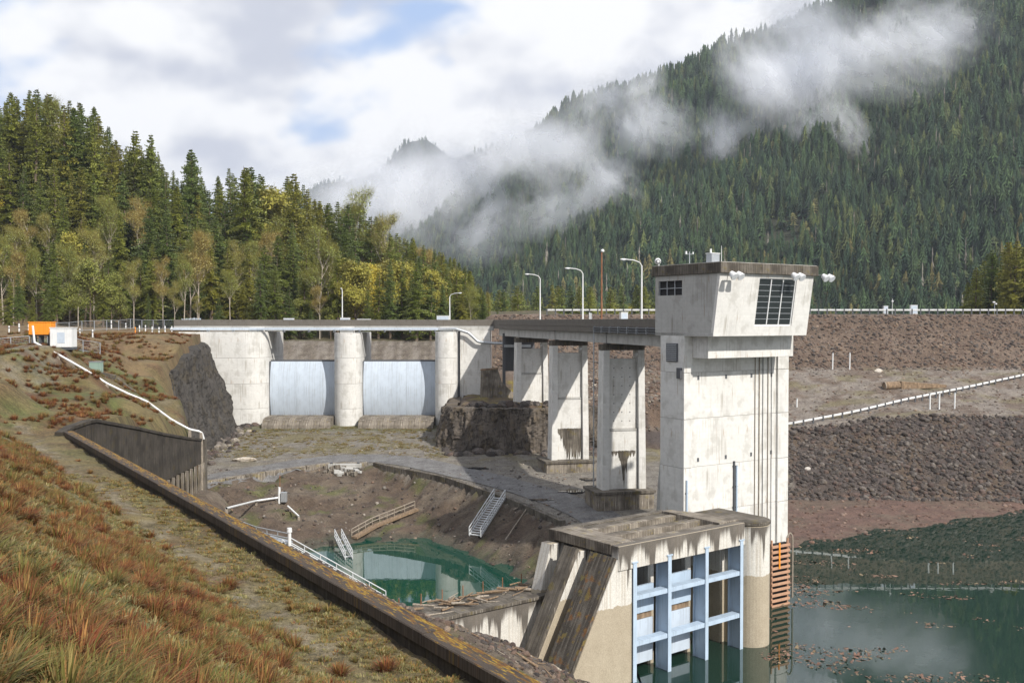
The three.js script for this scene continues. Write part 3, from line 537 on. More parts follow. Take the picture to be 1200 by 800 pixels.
// orange-brown timber rack at the tower's foot
{
  const o = E(908, 712, 0), R = thing('debris_rack', 'orange-brown ladder-like rack of horizontal boards at the tower foot', 'rack', [o.x - 0.3, 0, o.z], 33 * Math.PI / 180);
  for (let k = 0; k < 13; k++) mesh('slat', boxUV(bx(0, 2.7, 0.25 + k * 0.56 - 0.9, 0.53 + k * 0.56 - 0.9, -0.1, 0.05, 0.02), 1 / 3), M.rack, R);
  for (const x of [0.08, 2.45]) mesh('upright', boxUV(bx(x, x + 0.16, -3, 6.9, -0.3, -0.101, 0.02), 1 / 3), M.rack, R);
  mesh('centre_rail', boxUV(bx(0.95, 1.15, 3.9, 6.6, 0.051, 0.12, 0.01), 1 / 3), M.orange, R);
  mesh('hoop_pipe', boxUV(tube([V(2.2, 7.0, 0.05), V(2.6, 7.5, 0.05), V(3.0, 7.1, 0.05), V(3.05, 6, 0.05), V(3.05, 0.6, 0.05)], 0.09, 8, 30)), M.greyWood, R);
  mesh('back_frame', boxUV(bx(0, 2.7, -3, 6.4, -0.75, -0.45, 0.02)), M.black, R);
}

// ---------------------------------------------------------------- intake with its trash rack in the water
{
  const TI = 37.5 * Math.PI / 180, I = thing('intake_structure', 'low concrete intake with blue steel grid and mossy slanted end standing in the water', 'intake', [9.83, 0, -79.6], TI);
  const tide = (g) => { const q = merge(g); return boxUV(q, 1 / 8, 1 / 12); };
  // leaning end blocks, parted by a slot
  mesh('end_block', tide([sideways([[0.0, -4], [-9.3, -4], [-6.5, 1.6], [-1.66, 10.3], [0.0, 10.3]], 0, -3.2, 0.05)]), M.tide, I);
  mesh('slope_facing', cu([sideways([[-9.35, -4.0], [-9.55, -3.85], [-6.72, 1.72], [-1.85, 10.45], [-1.6, 10.32]], -0.12, -3.1, 0.02)], 1 / 6), M.brownMoss, I);
  mesh('end_block', tide([sideways([[0.0, -4], [-9.6, -4], [-7.0, 1.6], [-2.3, 10.3], [0.0, 10.3]], -3.95, -5.7, 0.05)]), M.tide, I);
  mesh('slope_facing', cu([sideways([[-9.65, -4.0], [-9.85, -3.85], [-7.22, 1.72], [-2.5, 10.6], [-2.2, 10.45]], -4.0, -5.65, 0.02)], 1 / 6), M.dark, I);
  mesh('end_block', tide([sideways([[0.0, -4], [-6.6, -4], [-2.5, 10.3], [0.0, 10.3]], -7.4, -8.7, 0.05)]), M.tide, I);
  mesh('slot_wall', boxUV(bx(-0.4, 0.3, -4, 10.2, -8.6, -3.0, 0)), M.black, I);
  // roof: edge beams, inner planks at different levels, open slots
  mesh('front_beam', tide([bx(-1.66, 14.0, 9.35, 11.35, -0.75, 0.12, 0.06)]), M.tide, I);
  mesh('rear_beam', cu([bx(-1.66, 12.4, 10.3, 11.35, -8.75, -7.9, 0.06)], 1 / 6), M.dark, I);
  mesh('roof_end', cu([bx(-1.7, 0.9, 10.5, 11.4, -7.88, -0.77, 0.05)], 1 / 6), M.darkMid, I);
  mesh('roof_end', cu([prism([[11.6, -0.77], [14.2, -0.77], [14.2, -3.2], [12.6, -7.6], [11.6, -7.8]], 10.5, 11.5, 0.05)], 1 / 6), M.darkMid, I);
  for (const [z0, z1, y, m] of [[-1.75, -0.78, 11.25, M.darkMid], [-3.75, -3.0, 11.38, M.darkMid], [-4.75, -3.77, 11.2, M.dark], [-6.7, -6.0, 11.33, M.darkMid], [-7.86, -6.72, 11.25, M.dark]]) mesh('roof_plank', cu([bx(0.92, 11.58, y - 0.7, y, z0, z1, 0.04)], 1 / 6), m, I);
  for (const [z0, z1] of [[-2.98, -1.77], [-5.98, -4.77]]) mesh('sunk_beam', cu([bx(0.92, 11.58, 9.9, 10.75, z0 + 0.1, z1 - 0.1, 0.04)], 1 / 8), M.concrete, I);
  // bays
  mesh('inner_wall', tide([bx(0.3, 14, -4, 9.3, -8.6, -7.6, 0.03)]), M.tide, I);
  for (const x of [4.05, 8.7, 13.35]) mesh('inner_pier', tide([bx(x, x + 0.7, -4, 9.34, -7.5, -2.2, 0.03)]), M.tide, I);
  mesh('bay_lintel', boxUV(bx(0.3, 13.3, 8.6, 9.5, -6.5, -2.4, 0.03), 1 / 6), M.dark, I);
  for (const [x0, x1, yt] of [[0.35, 4.0, 7.2], [4.8, 8.65, 7.6]]) {
    const g = mesh('stoplog', boxUV(bx(x0, x1, 4.9, yt, -1.75, -1.45, 0.03), 1 / 4), M.blue, I);
    mesh('lower_leaf', boxUV(bx(x0, x1, 0.6, 4.3, -1.85, -1.55, 0.03), 1 / 4), M.gate, g);
    mesh('stain_board', boxUV(bx(x0 + 0.1, x1 - 0.1, 4.32, 4.88, -1.85, -1.65, 0.02), 1 / 4), M.wood, g);
    mesh('rib', boxUV(bx(x0, x1, 2.3, 2.5, -1.549, -1.40, 0.02), 1 / 4), M.blue, g);
  }
  // blue grid: columns of H section and flat shelves between them
  const colX = [0.12, 4.2, 8.85, 13.5];
  for (const x of colX) {
    const c = mesh('column', boxUV(merge([bx(x - 0.2, x + 0.2, -4, 9.8, 0.14, 0.2, 0), bx(x - 0.2, x + 0.2, -4, 9.3, -1.25, -1.19, 0), bx(x - 0.04, x + 0.04, -4, 9.34, -1.19, 0.14, 0)]), 1 / 4), M.blue, I);
    mesh('cap_plate', boxUV(bx(x - 0.34, x + 0.34, 9.8, 9.9, 0.13, 0.24, 0), 1 / 4), M.blue, c);
  }
  for (const y of [3.2, 7.0, -0.6]) for (let k = 0; k < 3; k++) mesh('crossbeam', boxUV(merge([bx(colX[k] + 0.21, colX[k + 1] - 0.21, y, y + 0.06, -0.7, 0.12, 0), bx(colX[k] + 0.21, colX[k + 1] - 0.21, y - 0.32, y, 0.06, 0.12, 0), bx(colX[k] + 0.21, colX[k + 1] - 0.21, y - 0.26, y, -0.7, -0.64, 0)]), 1 / 4), M.blue, I);
  // round-nosed pier at the far end
  const arc = []; for (let k = 0; k <= 18; k++) { const a = Math.PI + k / 18 * Math.PI; arc.push([15.75 + 1.75 * Math.cos(a), -0.7 - 1.75 * Math.sin(a)]); }
  mesh('nose_pier', tide([prism([...arc, [17.5, -6], [14.0, -6]], -4, 11.0, 0.08)]), M.tide, I);
  mesh('pier_cap', cu([prism([...arc.map(([x, z]) => [15.75 + (x - 15.75) * 1.04, z < -0.7 ? z : -0.7 + (z + 0.7) * 1.04]), [17.57, -6], [13.93, -6]], 11.0, 11.35, 0.06)], 1 / 6), M.dark, I);
  // wall running off towards the bank, drift lying on its top
  mesh('wing_wall', boxUV(merge([bx(-17, -1.8, -4, 6.0, -11.4, -6.8, 0.06)]).translate(0, 5.35, 0), 1 / 8, 1 / 12).translate(0, -5.35, 0), M.tide, I);
  mesh('wing_coping', cu([bx(-17.1, -1.9, 6.0, 6.3, -7.6, -6.65, 0.05)], 1 / 6), M.dark, I); mesh('wing_top', cu([bx(-17.0, -1.9, 6.0, 6.1, -11.3, -7.62, 0.02)], 1 / 6), M.dark, I);
  I.updateMatrixWorld(true);
  const r = rngOf(77), lw = (x, y, z) => I.localToWorld(V(x, y, z));
  for (let k = 0; k < 46; k++) {
    const x = -16 + 13.5 * r(), z = -11 + 3.2 * r(), L = 0.8 + 2.4 * r() * r(), a = (r() - 0.5) * 1.2 + (r() < 0.3 ? 1.2 : 0), y = 6.1 + 0.35 * r();
    const p = lw(x - L / 2 * Math.cos(a), y, z - L / 2 * Math.sin(a)), q = lw(x + L / 2 * Math.cos(a), y + 0.2 * (r() - 0.4), z + L / 2 * Math.sin(a));
    const rr = 0.05 + 0.1 * r(), gy = r() < 0.5, o = mesh('drift_log', boxUV(cyl(p, q, rr, rr * 0.6, 6), 1), gy ? M.greyWood : M.wood); tag(o, gy ? 'bleached grey driftwood stick lying on the wall top beside the pool' : 'brown driftwood stick lying on the wall top beside the pool', 'driftwood', gy ? 'grey driftwood on the wall beside the pool' : 'brown driftwood on the wall beside the pool');
  }
  for (let k = 0; k < 7; k++) { const p = lw(-15.5 + k * 2.1, 6.0, -11.0), o = thing('rail_stanchion', 'thin rusty rail stanchion on the wall beside the pool', 'post', p, 0, 'stanchions on the wall beside the pool'); mesh('post', boxUV(cyl(V(0, 0, 0), V(0.05 * (r() - 0.5), 1.1, 0), 0.05, 0.05, 6)), M.rust, o); mesh('base_plate', boxUV(bx(-0.12, 0.12, 0, 0.04, -0.12, 0.12, 0)), M.rust, o); }
}

// ---------------------------------------------------------------- spillway: piers, gates, sills, deck
const SZ = -190;
function nosePlan(x0, x1, zf, zb, r = (x1 - x0) / 2) { const a = [], c = (x0 + x1) / 2, n = 20; for (let k = 0; k <= n; k++) { const t = Math.PI - k / n * Math.PI; a.push([c + (x1 - x0) / 2 * Math.cos(t), zf - r + r * Math.sin(t)]); } return [...a, [x1, zb], [x0, zb]]; }
function spillPier(label, plan, y1, joint) {
  const o = thing('spillway_pier', label, 'pier', [0, 0, 0]);
  const ys = [7, 12.6, 17.4, 22.4, y1];
  for (let i = 0; i + 1 < ys.length; i++) mesh('concrete_lift', boxUV(prism(plan, ys[i] + 0.015, ys[i + 1] - 0.015, 0.03), 1 / 8, 1 / 8, 0.29 * i), M.concrete, o);
  return o;
}
{
  const pA = spillPier('broad rounded pale abutment against the rock cut', (() => { const a = []; for (let k = 0; k <= 12; k++) { const t = Math.PI / 2 - k / 12 * Math.PI / 2; a.push([-51.6 + 4.0 * Math.cos(t), SZ - 2.2 + 4.0 * Math.sin(t)]); } return [[-64, SZ + 1.8], ...a, [-47.6, SZ - 14], [-64, SZ - 14]]; })(), 27.4);
  const pB = spillPier('slim round-nosed pale pier between the two grey gates', nosePlan(-34.5, -29.3, SZ + 2, SZ - 14), 27.2);
  const pC = spillPier('round-nosed pale pier beside the dark ledge, right of the gates', nosePlan(-14.9, -10.6, SZ + 2, SZ - 14), 27.4);
  mesh('groove', boxUV(bx(-10.58, -10.1, 8, 27.2, SZ - 12, SZ - 0.9, 0)), M.steel, pC);
  mesh('flank_wall', cu([bx(-10.08, -4.2, 8, 27.6, SZ - 12, SZ - 0.4, 0.05)]), M.concrete, pC);
  for (const [x, n] of [[-32, pB], [-12.6, pC], [-49.5, pA]]) mesh('bearing_block', boxUV(bx(x - 1.3, x + 1.3, 27.2, 28.3, SZ - 2.5, SZ + 0.3, 0.05), 1 / 8), M.concrete, n);
  const gate = (x0, x1, label) => {
    const g = thing('tainter_gate', label, 'gate', [0, 0, 0], 0, 'spillway gates'), Rr = 13, cy = 16.0, cz = SZ - 2.0 - Rr;
    const n = 5, w = (x1 - x0) / n, a0 = Math.asin((11.0 - cy) / Rr), a1 = Math.asin((21.6 - cy) / Rr);
    for (let k = 0; k < n; k++) {
      const pos = [], uv = [], idx = [], m = 22, xs = [x0 + k * w + 0.014, x0 + (k + 1) * w - 0.014];
      for (const rr of [Rr, Rr - 0.05]) for (let i = 0; i <= m; i++) for (const x of xs) { const a = lerp(a0, a1, i / m); pos.push(x, cy + rr * Math.sin(a), cz + rr * Math.cos(a)); uv.push(x / 5, a * rr / 5); }
      for (let s = 0; s < 2; s++) for (let i = 0; i < m; i++) { const q = s * (m + 1) * 2 + i * 2; s ? idx.push(q, q + 2, q + 1, q + 1, q + 2, q + 3) : idx.push(q, q + 1, q + 2, q + 1, q + 3, q + 2); }
      const t = m * 2, q = (m + 1) * 2 + m * 2; idx.push(t, t + 1, q, t + 1, q + 1, q);
      const geo = new THREE.BufferGeometry(); geo.setAttribute('position', new THREE.Float32BufferAttribute(pos, 3)); geo.setAttribute('uv', new THREE.Float32BufferAttribute(uv, 2)); geo.setIndex(idx); geo.computeVertexNormals();
      mesh('skin_plate', geo, M.gate, g);
    }
    mesh('top_rail', boxUV(bx(x0, x1, 21.55, 21.85, cz + Rr * Math.cos(a1) - 0.5, cz + Rr * Math.cos(a1) + 0.06, 0.02)), M.steel, g);
    for (const x of [x0 + 1.5, x1 - 1.5]) for (const y of [13, 20]) mesh('arm', boxUV(bar(V(x, y, cz + Math.sqrt(Rr * Rr - (y - cy) ** 2) - 0.1), V(x, cy, cz), 0.5)), M.galv, g);
    mesh('side_seal', boxUV(bx(x0 - 0.06, x0, 11, 21.6, SZ - 3.6, SZ - 2.0, 0)), M.steel, g);
  };
  gate(-47.5, -34.6, 'curved blue-grey spillway gate next to the broad abutment');
  gate(-29.2, -15.0, 'curved blue-grey spillway gate next to the ledge-side pier');
  for (const [x0, x1, label] of [[-47.5, -34.6, 'dark weathered sill under the gate next to the abutment'], [-29.2, -15.0, 'dark weathered sill under the gate next to the ledge-side pier']]) {
    const o = thing('spillway_sill', label, 'sill', [0, 0, 0]);
    mesh('crest', boxUV(sideways([[8, 8], [8, 9.6], [7.2, 10.5], [5.8, 11.0], [-2, 11.1], [-9, 9.2], [-9, 8]].map(([z, y]) => [z - 3.5, y]), x0, x1, 0).rotateY(-Math.PI / 2).scale(-1, 1, 1).translate(0, 0, 0), 1 / 6), M.darkMid, o);
    o.children[0].geometry = boxUV((() => { const s = new THREE.Shape([[-8, 8.2], [4.6, 8.2], [4.4, 9.8], [3.6, 10.6], [2.2, 11.0], [-3, 11.0], [-8, 9.4]].map(([z, y]) => new THREE.Vector2(-z, y))); return new THREE.ExtrudeGeometry(s, { depth: x1 - x0, bevelEnabled: false }).rotateY(Math.PI / 2).translate(x0, 0, SZ); })(), 1 / 6);
  }
  // deck across the gates
  const D = thing('spillway_deck', 'narrow concrete deck with pale beam crossing above the two gates', 'bridge', [0, 0, 0]);
  mesh('slab', cu([bx(-66, -3.6, 27.62, 28.5, SZ - 9, SZ - 1.2, 0.04)]), M.concreteGrey, D);
  mesh('parapet', cu([bx(-66, -3.3, 28.52, 29.75, SZ - 1.75, SZ - 1.25, 0.04)], 1 / 6), M.parapet, D);
  mesh('parapet', cu([bx(-66, -4.0, 28.52, 29.75, SZ - 8.9, SZ - 8.5, 0.04)], 1 / 6), M.parapet, D);
  mesh('crane_beam', cu([bx(-66, -14.2, 27.75, 28.2, SZ + 0.35, SZ + 0.75, 0.03)], 1 / 5), M.gate, D);
  mesh('walkway_pipe', boxUV(tube([V(-14.2, 27.9, SZ + 0.55), V(-11, 28.0, SZ + 0.8), V(-8.4, 27.2, SZ + 0.6), V(-6.5, 25.5, SZ + 0.5), V(-3.6, 25.2, SZ + 0.5), V(0.6, 25.2, SZ + 2)], 0.28, 8, 40), 1 / 5), M.galv, D);
  for (let x = -64; x < -14; x += 4.9) mesh('bracket', boxUV(bx(x, x + 0.2, 27.3, 28.1, SZ - 1.19, SZ + 0.34, 0)), M.galv, D);
}

// ---------------------------------------------------------------- service bridge to the tower on its piers
{
  const TB = Math.atan2(19.7, 84), B = thing('service_bridge', 'long narrow concrete bridge on tall piers leading to the control cabin', 'bridge', [16.6, 0, -105.5], TB), L = 93;
  mesh('deck_slab', cu([bx(0, 8, 28.0, 28.75, -L, 0, 0.04)], 1 / 6), M.parapet, B);
  mesh('fascia', cu([bx(-0.06, 0.34, 28.76, 29.75, -L, 0, 0.04)], 1 / 6), M.parapet, B);
  mesh('fascia', cu([bx(7.66, 8.06, 28.76, 29.75, -L, 0, 0.04)], 1 / 6), M.parapet, B);
  const spans = [[-0.2, -21.5], [-21.9, -46], [-46.4, -69.5], [-69.9, -86]];
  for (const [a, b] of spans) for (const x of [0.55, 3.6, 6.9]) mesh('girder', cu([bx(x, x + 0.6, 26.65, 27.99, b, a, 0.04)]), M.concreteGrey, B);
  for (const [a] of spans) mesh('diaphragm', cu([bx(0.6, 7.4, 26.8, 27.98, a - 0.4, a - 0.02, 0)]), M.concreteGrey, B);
  for (let k = 0; k < 3; k++) mesh('service_pipe', boxUV(cyl(V(-0.22, 28.1 + 0.27 * k, -1), V(-0.22, 28.1 + 0.27 * k, -24.5), 0.1, 0.1, 8)), M.steel, B);
  for (let z = -2; z > -25; z -= 3.2) mesh('pipe_hanger', boxUV(bx(-0.36, -0.07, 27.95, 28.8, z, z + 0.08, 0)), M.galv, B);
  mesh('drop_pipe', boxUV(cyl(V(-0.22, 5.2, -24.5), V(-0.22, 28.8, -24.5), 0.09, 0.09, 8)), M.galv, B);
  B.updateMatrixWorld(true);
  const bw = (x, y, z) => B.localToWorld(V(x, y, z));
  const stain = (x0, x1, top, len, z, seed) => {                  // seepage: a ragged sheet of dark runs
    const r = rngOf(seed), n = 44, o = []; for (let k = 0; k <= n; k++) o.push(new THREE.Vector2(lerp(x0, x1, k / n), top + 0.12 * (r() - 0.5)));
    for (let k = n; k >= 0; k--) { const t = k / n; o.push(new THREE.Vector2(lerp(x0, x1, t), top - Math.max(0.15, len(t) * (0.72 + 0.5 * r()) + 0.5 * n2(t * 9, seed)))); }
    return boxUV(new THREE.ShapeGeometry(new THREE.Shape(o)).translate(0, 0, z), 1 / 6);
  };
  // piers: two columns with a web between, a stained shelf, a stepped foot
  const pier = (z, yb, ped, label, ledge) => {
    const p = bw(0.2, 0, z), o = thing('bridge_pier', label, 'pier', [p.x, 0, p.z], TB), top = 26.6;
    const colO = (x0, x1, f) => { const g = new THREE.BoxGeometry(x1 - x0, top - 0.9 - yb, 2.0, 1, 6, 1), q = g.attributes.position; for (let i = 0; i < q.count; i++) { const t = 0.5 - q.getY(i) / (top - 0.9 - yb); q.setX(i, q.getX(i) * (1 + 0.10 * t) + f * 0.16 * t); q.setZ(i, q.getZ(i) * (1 + 0.22 * t)); } return g.translate((x0 + x1) / 2, (top - 0.9 + yb) / 2, -1); };
    mesh('column', cu([colO(0, 0.85, -1)]), M.concrete, o); mesh('column', cu([colO(4.75, 5.6, 1)]), M.concrete, o);
    mesh('web', cu([bx(0.84, 4.76, yb, ledge - 0.02, -1.5, -0.3, 0.02)]), M.concrete, o); mesh('web', cu([bx(0.84, 4.76, ledge + 0.3, 24.6, -1.45, -0.45, 0.02)]), M.concrete, o);
    mesh('web_shelf', cu([bx(0.84, 4.76, ledge, ledge + 0.28, -1.55, -0.22, 0.03)]), M.concreteGrey, o);
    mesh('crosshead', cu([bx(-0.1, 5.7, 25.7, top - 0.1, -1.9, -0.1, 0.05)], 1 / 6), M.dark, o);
    for (const x of [0.7, 3.7]) mesh('bearing', boxUV(bx(x, x + 0.5, top - 0.1, top + 0.03, -1.4, -0.6, 0)), M.steel, o);
    mesh('lamp_fitting', boxUV(new THREE.SphereGeometry(0.22, 10, 8).translate(4.4, 25.2, 0.15)), M.white, o);
    if (ped) { mesh('footing', cu([bx(-1.4, 6.4, yb - ped - 2.5, yb - 0.01, -3.6, 1.6, 0.08)], 1 / 6), M.darkMid, o); mesh('footing_cap', cu([bx(-1.6, 6.6, yb - 0.35, yb + 0.02, -3.8, 1.8, 0.05)], 1 / 6), M.dark, o); }
    return o;
  };
  const a = pier(-21.7, 7.6, 2.6, 'tall white bridge pier with rows of tie holes, nearest the tower', 15.2);
  for (let i = 0; i < 3; i++) for (let k = 0; k < 7; k++) mesh('tie_hole', boxUV(bx(1.5 + i * 1.1, 1.62 + i * 1.1, 16.4 + k * 1.15, 16.54 + k * 1.15, -0.452, -0.43, 0)), M.steel, a);
  mesh('leak_stain', stain(1.2, 4.5, 12.6, (t) => 0.5 + 3.6 * Math.exp(-Math.pow((t - 0.52) / 0.13, 2)), -0.294, 3), M.dark, a);
  const b = pier(-46.2, 8.1, 1.6, 'white bridge pier with a broad dark stain at its foot, between the other piers', 17.4);
  mesh('leak_stain', stain(0.9, 4.7, 12.9, (t) => 1.2 + 3.4 * sstep(0.1, 0.45, t), -0.294, 4), M.dark, b);
  pier(-69.7, 14.6, 0, 'white bridge pier standing on the dark rock ledge', 20);
  const e = thing('pier_frame', 'dark steel frame bent under the bridge beside the flank wall', 'frame', bw(0.2, 0, -81), TB);
  for (const x of [0, 2.6]) mesh('post', boxUV(bx(x, x + 0.5, 15, 27.2, -0.5, 0, 0.03), 1 / 4), x ? M.concrete : M.steel, e);
  mesh('brace', boxUV(bar(V(0.2, 24.8, -0.25), V(5.4, 24.8, -0.25), 0.5)), M.galv, e); mesh('back_panel', boxUV(bx(0.5, 6.5, 20, 26.6, -1.6, -1.4, 0), 1 / 6), M.steel, e);
  // street lamps and other things on the deck
  const lampPost = (p, h, label, turn = 0, m = M.white) => {
    const o = thing('street_lamp', label, 'street lamp', p, turn, 'street lamps along the dam');
    mesh('base_plate', boxUV(cyl(V(0, 0, 0), V(0, 0.25, 0), 0.22, 0.2, 10)), m, o);
    mesh('pole', boxUV(cyl(V(0, 0.25, 0), V(0, h - 0.5, 0), 0.13, 0.08, 10), 1 / 4), m, o);
    const arm = mesh('arm', boxUV(tube([V(0, h - 0.6, 0), V(-0.25, h - 0.15, 0), V(-1.0, h + 0.12, 0), V(-1.9, h + 0.2, 0)], 0.06, 8, 20), 1 / 4), m, o);
    const hd = mesh('lamp_head', boxUV(new THREE.SphereGeometry(0.5, 14, 8).scale(0.85, 0.22, 0.34).translate(-2.2, h + 0.2, 0)), M.white, arm);
    mesh('lens', boxUV(new THREE.SphereGeometry(0.3, 10, 6).scale(0.9, 0.25, 0.6).translate(-2.2, h + 0.1, 0)), M.galv, arm); return o;
  };
  const deckAt = (px, Z) => V((px - 600) / F * Z, 28.75, -Z);
  lampPost(deckAt(752, 116), 7.8, 'pale curved-arm lamp post beside the control cabin', 0.1);
  lampPost(deckAt(683, 141), 8.1, 'pale curved-arm lamp post next to the rusty pole', 0.1);
  lampPost(deckAt(633, 165), 8.4, 'pale curved-arm lamp post beside the mesh barrier', 0.1);
  lampPost(V(P(527, 374, 197).x, 28.5, -197), 6.4, 'lamp post over the pier beside the ledge, arm turned to the bridge', Math.PI * 0.9);
  lampPost(V(P(401, 374, 197).x, 28.5, -197), 7.4, 'lamp post over the slim pier between the gates', -1.3);
  const rp = thing('rusty_pole', 'rust-brown bare pole with a small lamp at its top, on the bridge', 'pole', deckAt(705, 134)); mesh('shaft', boxUV(cyl(V(0, 0, 0), V(0, 10.2, 0), 0.14, 0.1, 10), 1 / 3), M.rust, rp); mesh('lamp', boxUV(new THREE.SphereGeometry(0.25, 10, 8).translate(0.12, 10.3, 0)), M.white, rp); mesh('collar', boxUV(cyl(V(0, 0, 0), V(0, 0.3, 0), 0.25)), M.rust, rp);
  const mb = thing('mesh_barrier', 'low white-framed mesh barrier on the bridge deck', 'barrier', bw(6.2, 28.75, -46), TB + 1.2);
  for (let k = 0; k < 6; k++) mesh('post', boxUV(bx(-3.2 + k * 1.3, -3.12 + k * 1.3, 0, 2.0, -0.04, 0.04, 0)), M.white, mb);
  for (let k = 0; k < 9; k++) mesh('wire', boxUV(bx(-3.2, 3.4, 0.9 + k * 0.13, 0.915 + k * 0.13, -0.01, 0.01, 0)), M.galv, mb);
  for (let k = 0; k < 40; k++) mesh('wire', boxUV(bx(-3.15 + k * 0.165, -3.135 + k * 0.165, 0.9, 2.0, 0.011, 0.025, 0)), M.galv, mb);
  mesh('board', boxUV(bx(-3.3, -1.9, 0.8, 1.9, 0.05, 0.1, 0.01)), M.white, mb);
  const cab = (p, w, h, label, turn = 0) => { const o = thing('utility_cabinet', label, 'cabinet', p, turn, 'white cabinets along the dam'); mesh('housing', boxUV(bx(-w / 2, w / 2, 0.08, h, -0.35, 0.35, 0.03)), M.white, o); mesh('plinth', boxUV(bx(-w / 2 - 0.06, w / 2 + 0.06, 0, 0.08, -0.42, 0.42, 0)), M.concreteGrey, o); mesh('door', boxUV(bx(-w / 2 + 0.08, w / 2 - 0.08, 0.2, h - 0.12, 0.351, 0.37, 0.005)), M.gate, o); mesh('lid', boxUV(bx(-w / 2 - 0.05, w / 2 + 0.05, h, h + 0.06, -0.4, 0.4, 0.01)), M.white, o); return o; };
  cab(bw(5, 28.75, -27.5), 1.0, 1.9, 'white cabinet on the bridge between the rusty pole and the cabin', TB);
  cab(P(1038, 369, 228).setY(31.05), 1.0, 1.9, 'narrow white cabinet on the dam crest');
  cab(P(1071, 369, 228).setY(31.05), 1.6, 2.1, 'wide white cabinet on the dam crest');
  cab(V(-32.9, 28.5, -193.4), 1.9, 1.6, 'white cabinet on the deck above the slim pier');
  cab(V(-29.2, 28.5, -193.4), 2.6, 1.35, 'low white cabinet on the deck beside the slim pier');
  cab(V(-44, 28.5, -193.4), 2.0, 1.5, 'low white cabinet on the deck over the gate next to the abutment');
  cab(V(-13.6, 28.5, -193.0), 2.4, 2.0, 'white cabinet on the deck above the ledge-side pier');
  const mast = thing('instrument_mast', 'slim instrument mast with a small white sensor on the dam crest', 'mast', P(1046, 368, 228).setY(31.05)); mesh('pole', boxUV(cyl(V(0, 0, 0), V(0, 3.6, 0), 0.05)), M.white, mast); mesh('sensor', boxUV(bx(-0.15, 0.25, 2.9, 3.2, -0.1, 0.1, 0.02)), M.white, mast); mesh('guard', boxUV(cyl(V(0, 0, 0), V(0, 0.9, 0), 0.12)), M.galv, mast);
  const mast2 = thing('camera_mast', 'slim mast with a twin camera head at the far end of the crest', 'mast', P(1166, 368, 229).setY(31.05)); mesh('pole', boxUV(cyl(V(0, 0, 0), V(0, 2.9, 0), 0.06)), M.galv, mast2); mesh('camera_head', boxUV(bx(-0.45, 0.1, 2.7, 3.0, -0.15, 0.15, 0.03)), M.white, mast2); mesh('camera_head', boxUV(bx(0.15, 0.5, 2.3, 2.6, -0.15, 0.15, 0.03)), M.white, mast2);
}
console.log('dam');
